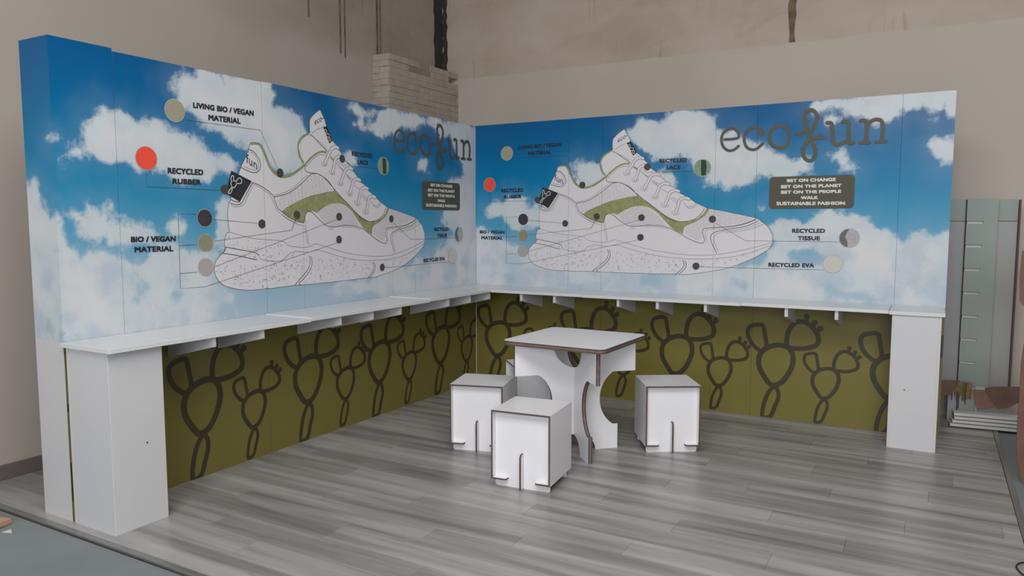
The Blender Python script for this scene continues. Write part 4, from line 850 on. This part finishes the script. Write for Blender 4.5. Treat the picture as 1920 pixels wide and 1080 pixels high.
bm = bmesh.new(); extrude_poly(bm, P, lambda a, b, s: Vector((a, 0.73+s, b)), 0, 0.018, 0, 1)
obj('slotted_board', bm, ['sage', 'edge'], t, (4.02, 0.74, 0))
bm = newbox(bx0+0.004, 4.147, 0.7485, 0.765, 0.0, 1.686); obj('backing_board', bm, 'stackwhite', t, (4.02, 0.74, 0))
bm = newbox(bx0-0.006, bx0+0.0035, 0.7485, 0.765, 0.0, 1.684); obj('dark_edge', bm, 'rubber', t, (4.02, 0.74, 0))
# thin upright board with the dark edge at the right of the group
tag(obj('thin_board', newbox(4.280, 4.292, 0.74, 0.80, 0.0, 1.68), 'edge'), 'thin dark-edged board standing upright at the right side of the tall panels', 'board')

# carton with kraft flaps in front of the panels
cb = (4.08, 0.63, 0.0)
t = thing('open_carton', 'white carton with torn brown cardboard flaps standing behind the stacked boards', 'carton', cb)
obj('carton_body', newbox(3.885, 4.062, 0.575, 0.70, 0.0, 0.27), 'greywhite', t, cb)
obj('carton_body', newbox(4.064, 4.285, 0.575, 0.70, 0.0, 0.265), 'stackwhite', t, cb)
def sheet(name, mat, pts, parent, base, th=0.004):
    bm = bmesh.new(); V = [bm.verts.new(p) for p in pts]; bm.faces.new(V)
    bmesh.ops.triangulate(bm, faces=bm.faces[:])
    bm.normal_update(); g = bmesh.ops.solidify(bm, geom=bm.faces[:], thickness=th)
    return obj(name, bm, mat, parent, base)
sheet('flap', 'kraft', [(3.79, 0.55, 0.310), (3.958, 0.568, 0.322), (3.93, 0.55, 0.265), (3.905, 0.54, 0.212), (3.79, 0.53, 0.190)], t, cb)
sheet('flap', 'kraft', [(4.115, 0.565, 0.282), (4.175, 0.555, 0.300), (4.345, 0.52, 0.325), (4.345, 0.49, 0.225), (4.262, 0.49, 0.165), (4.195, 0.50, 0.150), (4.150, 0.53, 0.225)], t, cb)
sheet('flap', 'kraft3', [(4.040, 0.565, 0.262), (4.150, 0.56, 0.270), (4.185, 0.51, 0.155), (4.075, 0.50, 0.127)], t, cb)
rr = random.Random(4)
for i in range(9):
    x = 3.925+i*0.0125
    obj('padding_strip', newbox(x, x+rr.uniform(0.009, 0.012), 0.560+rr.uniform(0, 0.006), 0.5735, 0.27-rr.uniform(0.05, 0.11), 0.318-rr.uniform(0, 0.01)), 'ochre', t, cb)
for x, z0, z1 in ((3.908, 0.17, 0.25), (3.943, 0.10, 0.24), (3.952, 0.11, 0.22), (3.995, 0.15, 0.31)):
    obj('rod', newbox(x, x+0.006, 0.550, 0.556, z0, z1), 'blue', t, cb)

# four boards stacked on the floor
for i, (x0, zz) in enumerate(((3.897, 0.0), (3.910, 0.0272), (3.922, 0.0544), (3.919, 0.0816))):
    z0 = zz+0.0022
    lab = ['bottom white board of the floor stack, longest to the left', 'second white board from the bottom of the floor stack', 'third white board from the bottom of the floor stack', 'topmost white board of the floor stack'][i]
    o = thing('stacked_board', lab, 'board', (4.11, 0.462, z0), math.radians(6.5))
    obj('board_core', newbox(x0-4.11, 4.345-4.11-0.004*i, -0.05, 0.05, 0.0048, 0.0262, bevel=0.001), 'stackwhite', o)
    obj('gap_shade', newbox(x0-4.11+0.001, 4.345-4.11-0.004*i-0.001, -0.047, 0.05, 0, 0.0046), 'rubber', o)  # dark strip imitating the shade in the gap below each board
    tag(o, lab, 'board', 'white boards stacked on the floor at the right')

# wooden stand cut off by the right edge of the picture
wb = (4.42, -0.77, ZG)
t = thing('wooden_stand', 'reddish brown wooden stand at the right edge, mostly out of view', 'stand', wb)
bm = bmesh.new()
extrude_poly(bm, [(4.256, ZG), (4.240, 0.04), (4.216, 0.15), (4.210, 0.30), (4.210, 0.70), (4.220, 0.84), (4.62, 0.84), (4.62, ZG)], lambda a, b, s: Vector((a, -0.78+s, b)), 0, 0.02)
obj('lower_board', bm, 'wood', t, wb)
bm = bmesh.new()
extrude_poly(bm, [(4.200, 1.035), (4.186, 1.065), (4.179, 1.20), (4.183, 1.35), (4.62, 1.40), (4.62, 1.035)], lambda a, b, s: Vector((a, -0.78+s, b)), 0, 0.02)
obj('upper_board', bm, 'wood', t, wb)
obj('post', newbox(4.50, 4.56, -0.7595, -0.72, ZG, 1.38, bevel=0.003), 'wood', t, wb)

# cable loop on the floor at the lower right
bm = bmesh.new()
c = bpy.data.curves.new('cable', 'CURVE'); c.dimensions = '3D'; c.bevel_depth = 0.0035; c.bevel_resolution = 3
pts = [(4.34, -2.30), (4.25, -2.22), (4.16, -2.19), (4.125, -2.13), (4.120, -2.07), (4.15, -2.02), (4.22, -2.00), (4.32, -2.02)]
sp = c.splines.new('BEZIER'); sp.bezier_points.add(len(pts)-1)
for b, p in zip(sp.bezier_points, pts):
    b.co = (p[0], p[1], 0.0058); b.handle_left_type = b.handle_right_type = 'AUTO'
tmp = bpy.data.objects.new('cable', c); COL.objects.link(tmp)
dg = bpy.context.evaluated_depsgraph_get(); dg.update()
me = bpy.data.meshes.new_from_object(tmp.evaluated_get(dg)); bpy.data.objects.remove(tmp)
me.materials.clear(); me.materials.append(M['black'])
o = link('cable', me); tag(o, 'black cable lying in a loop on the floor at the lower right', 'cable')

# cardboard sheets on the concrete at the lower left
for i, (dx, dy, a) in enumerate(((0.0, 0.0, 12), (0.006, -0.004, 15), (0.0, 0.003, 10), (-0.006, 0.002, 13))):
    o = obj('cardboard_sheet', newbox(-0.22, 0.09, -0.045, 0.045, 0, 0.0055, bevel=0.001), 'kraft2')
    o.location = (-0.352+dx, -4.052+dy, ZG+0.0015+i*0.0068); o.rotation_euler = (0, 0, math.radians(a))
    tag(o, ['lowest tan cardboard sheet in the small pile at lower left', 'second tan cardboard sheet up in the small pile at lower left', 'third tan cardboard sheet up in the small pile at lower left', 'topmost tan cardboard sheet in the small pile at lower left'][i], 'cardboard', 'tan cardboard sheets piled on the concrete')
bm = bmesh.new(); extrude_poly(bm, [(-0.205, -4.025), (-0.150, -4.050), (-0.205, -4.070)], lambda a, b, s: Vector((a, b, s)), ZG+0.0003, ZG+0.0012)
tag(obj('paper_scrap', bm, 'stackwhite'), 'small white paper corner sticking out from the cardboard pile', 'paper')
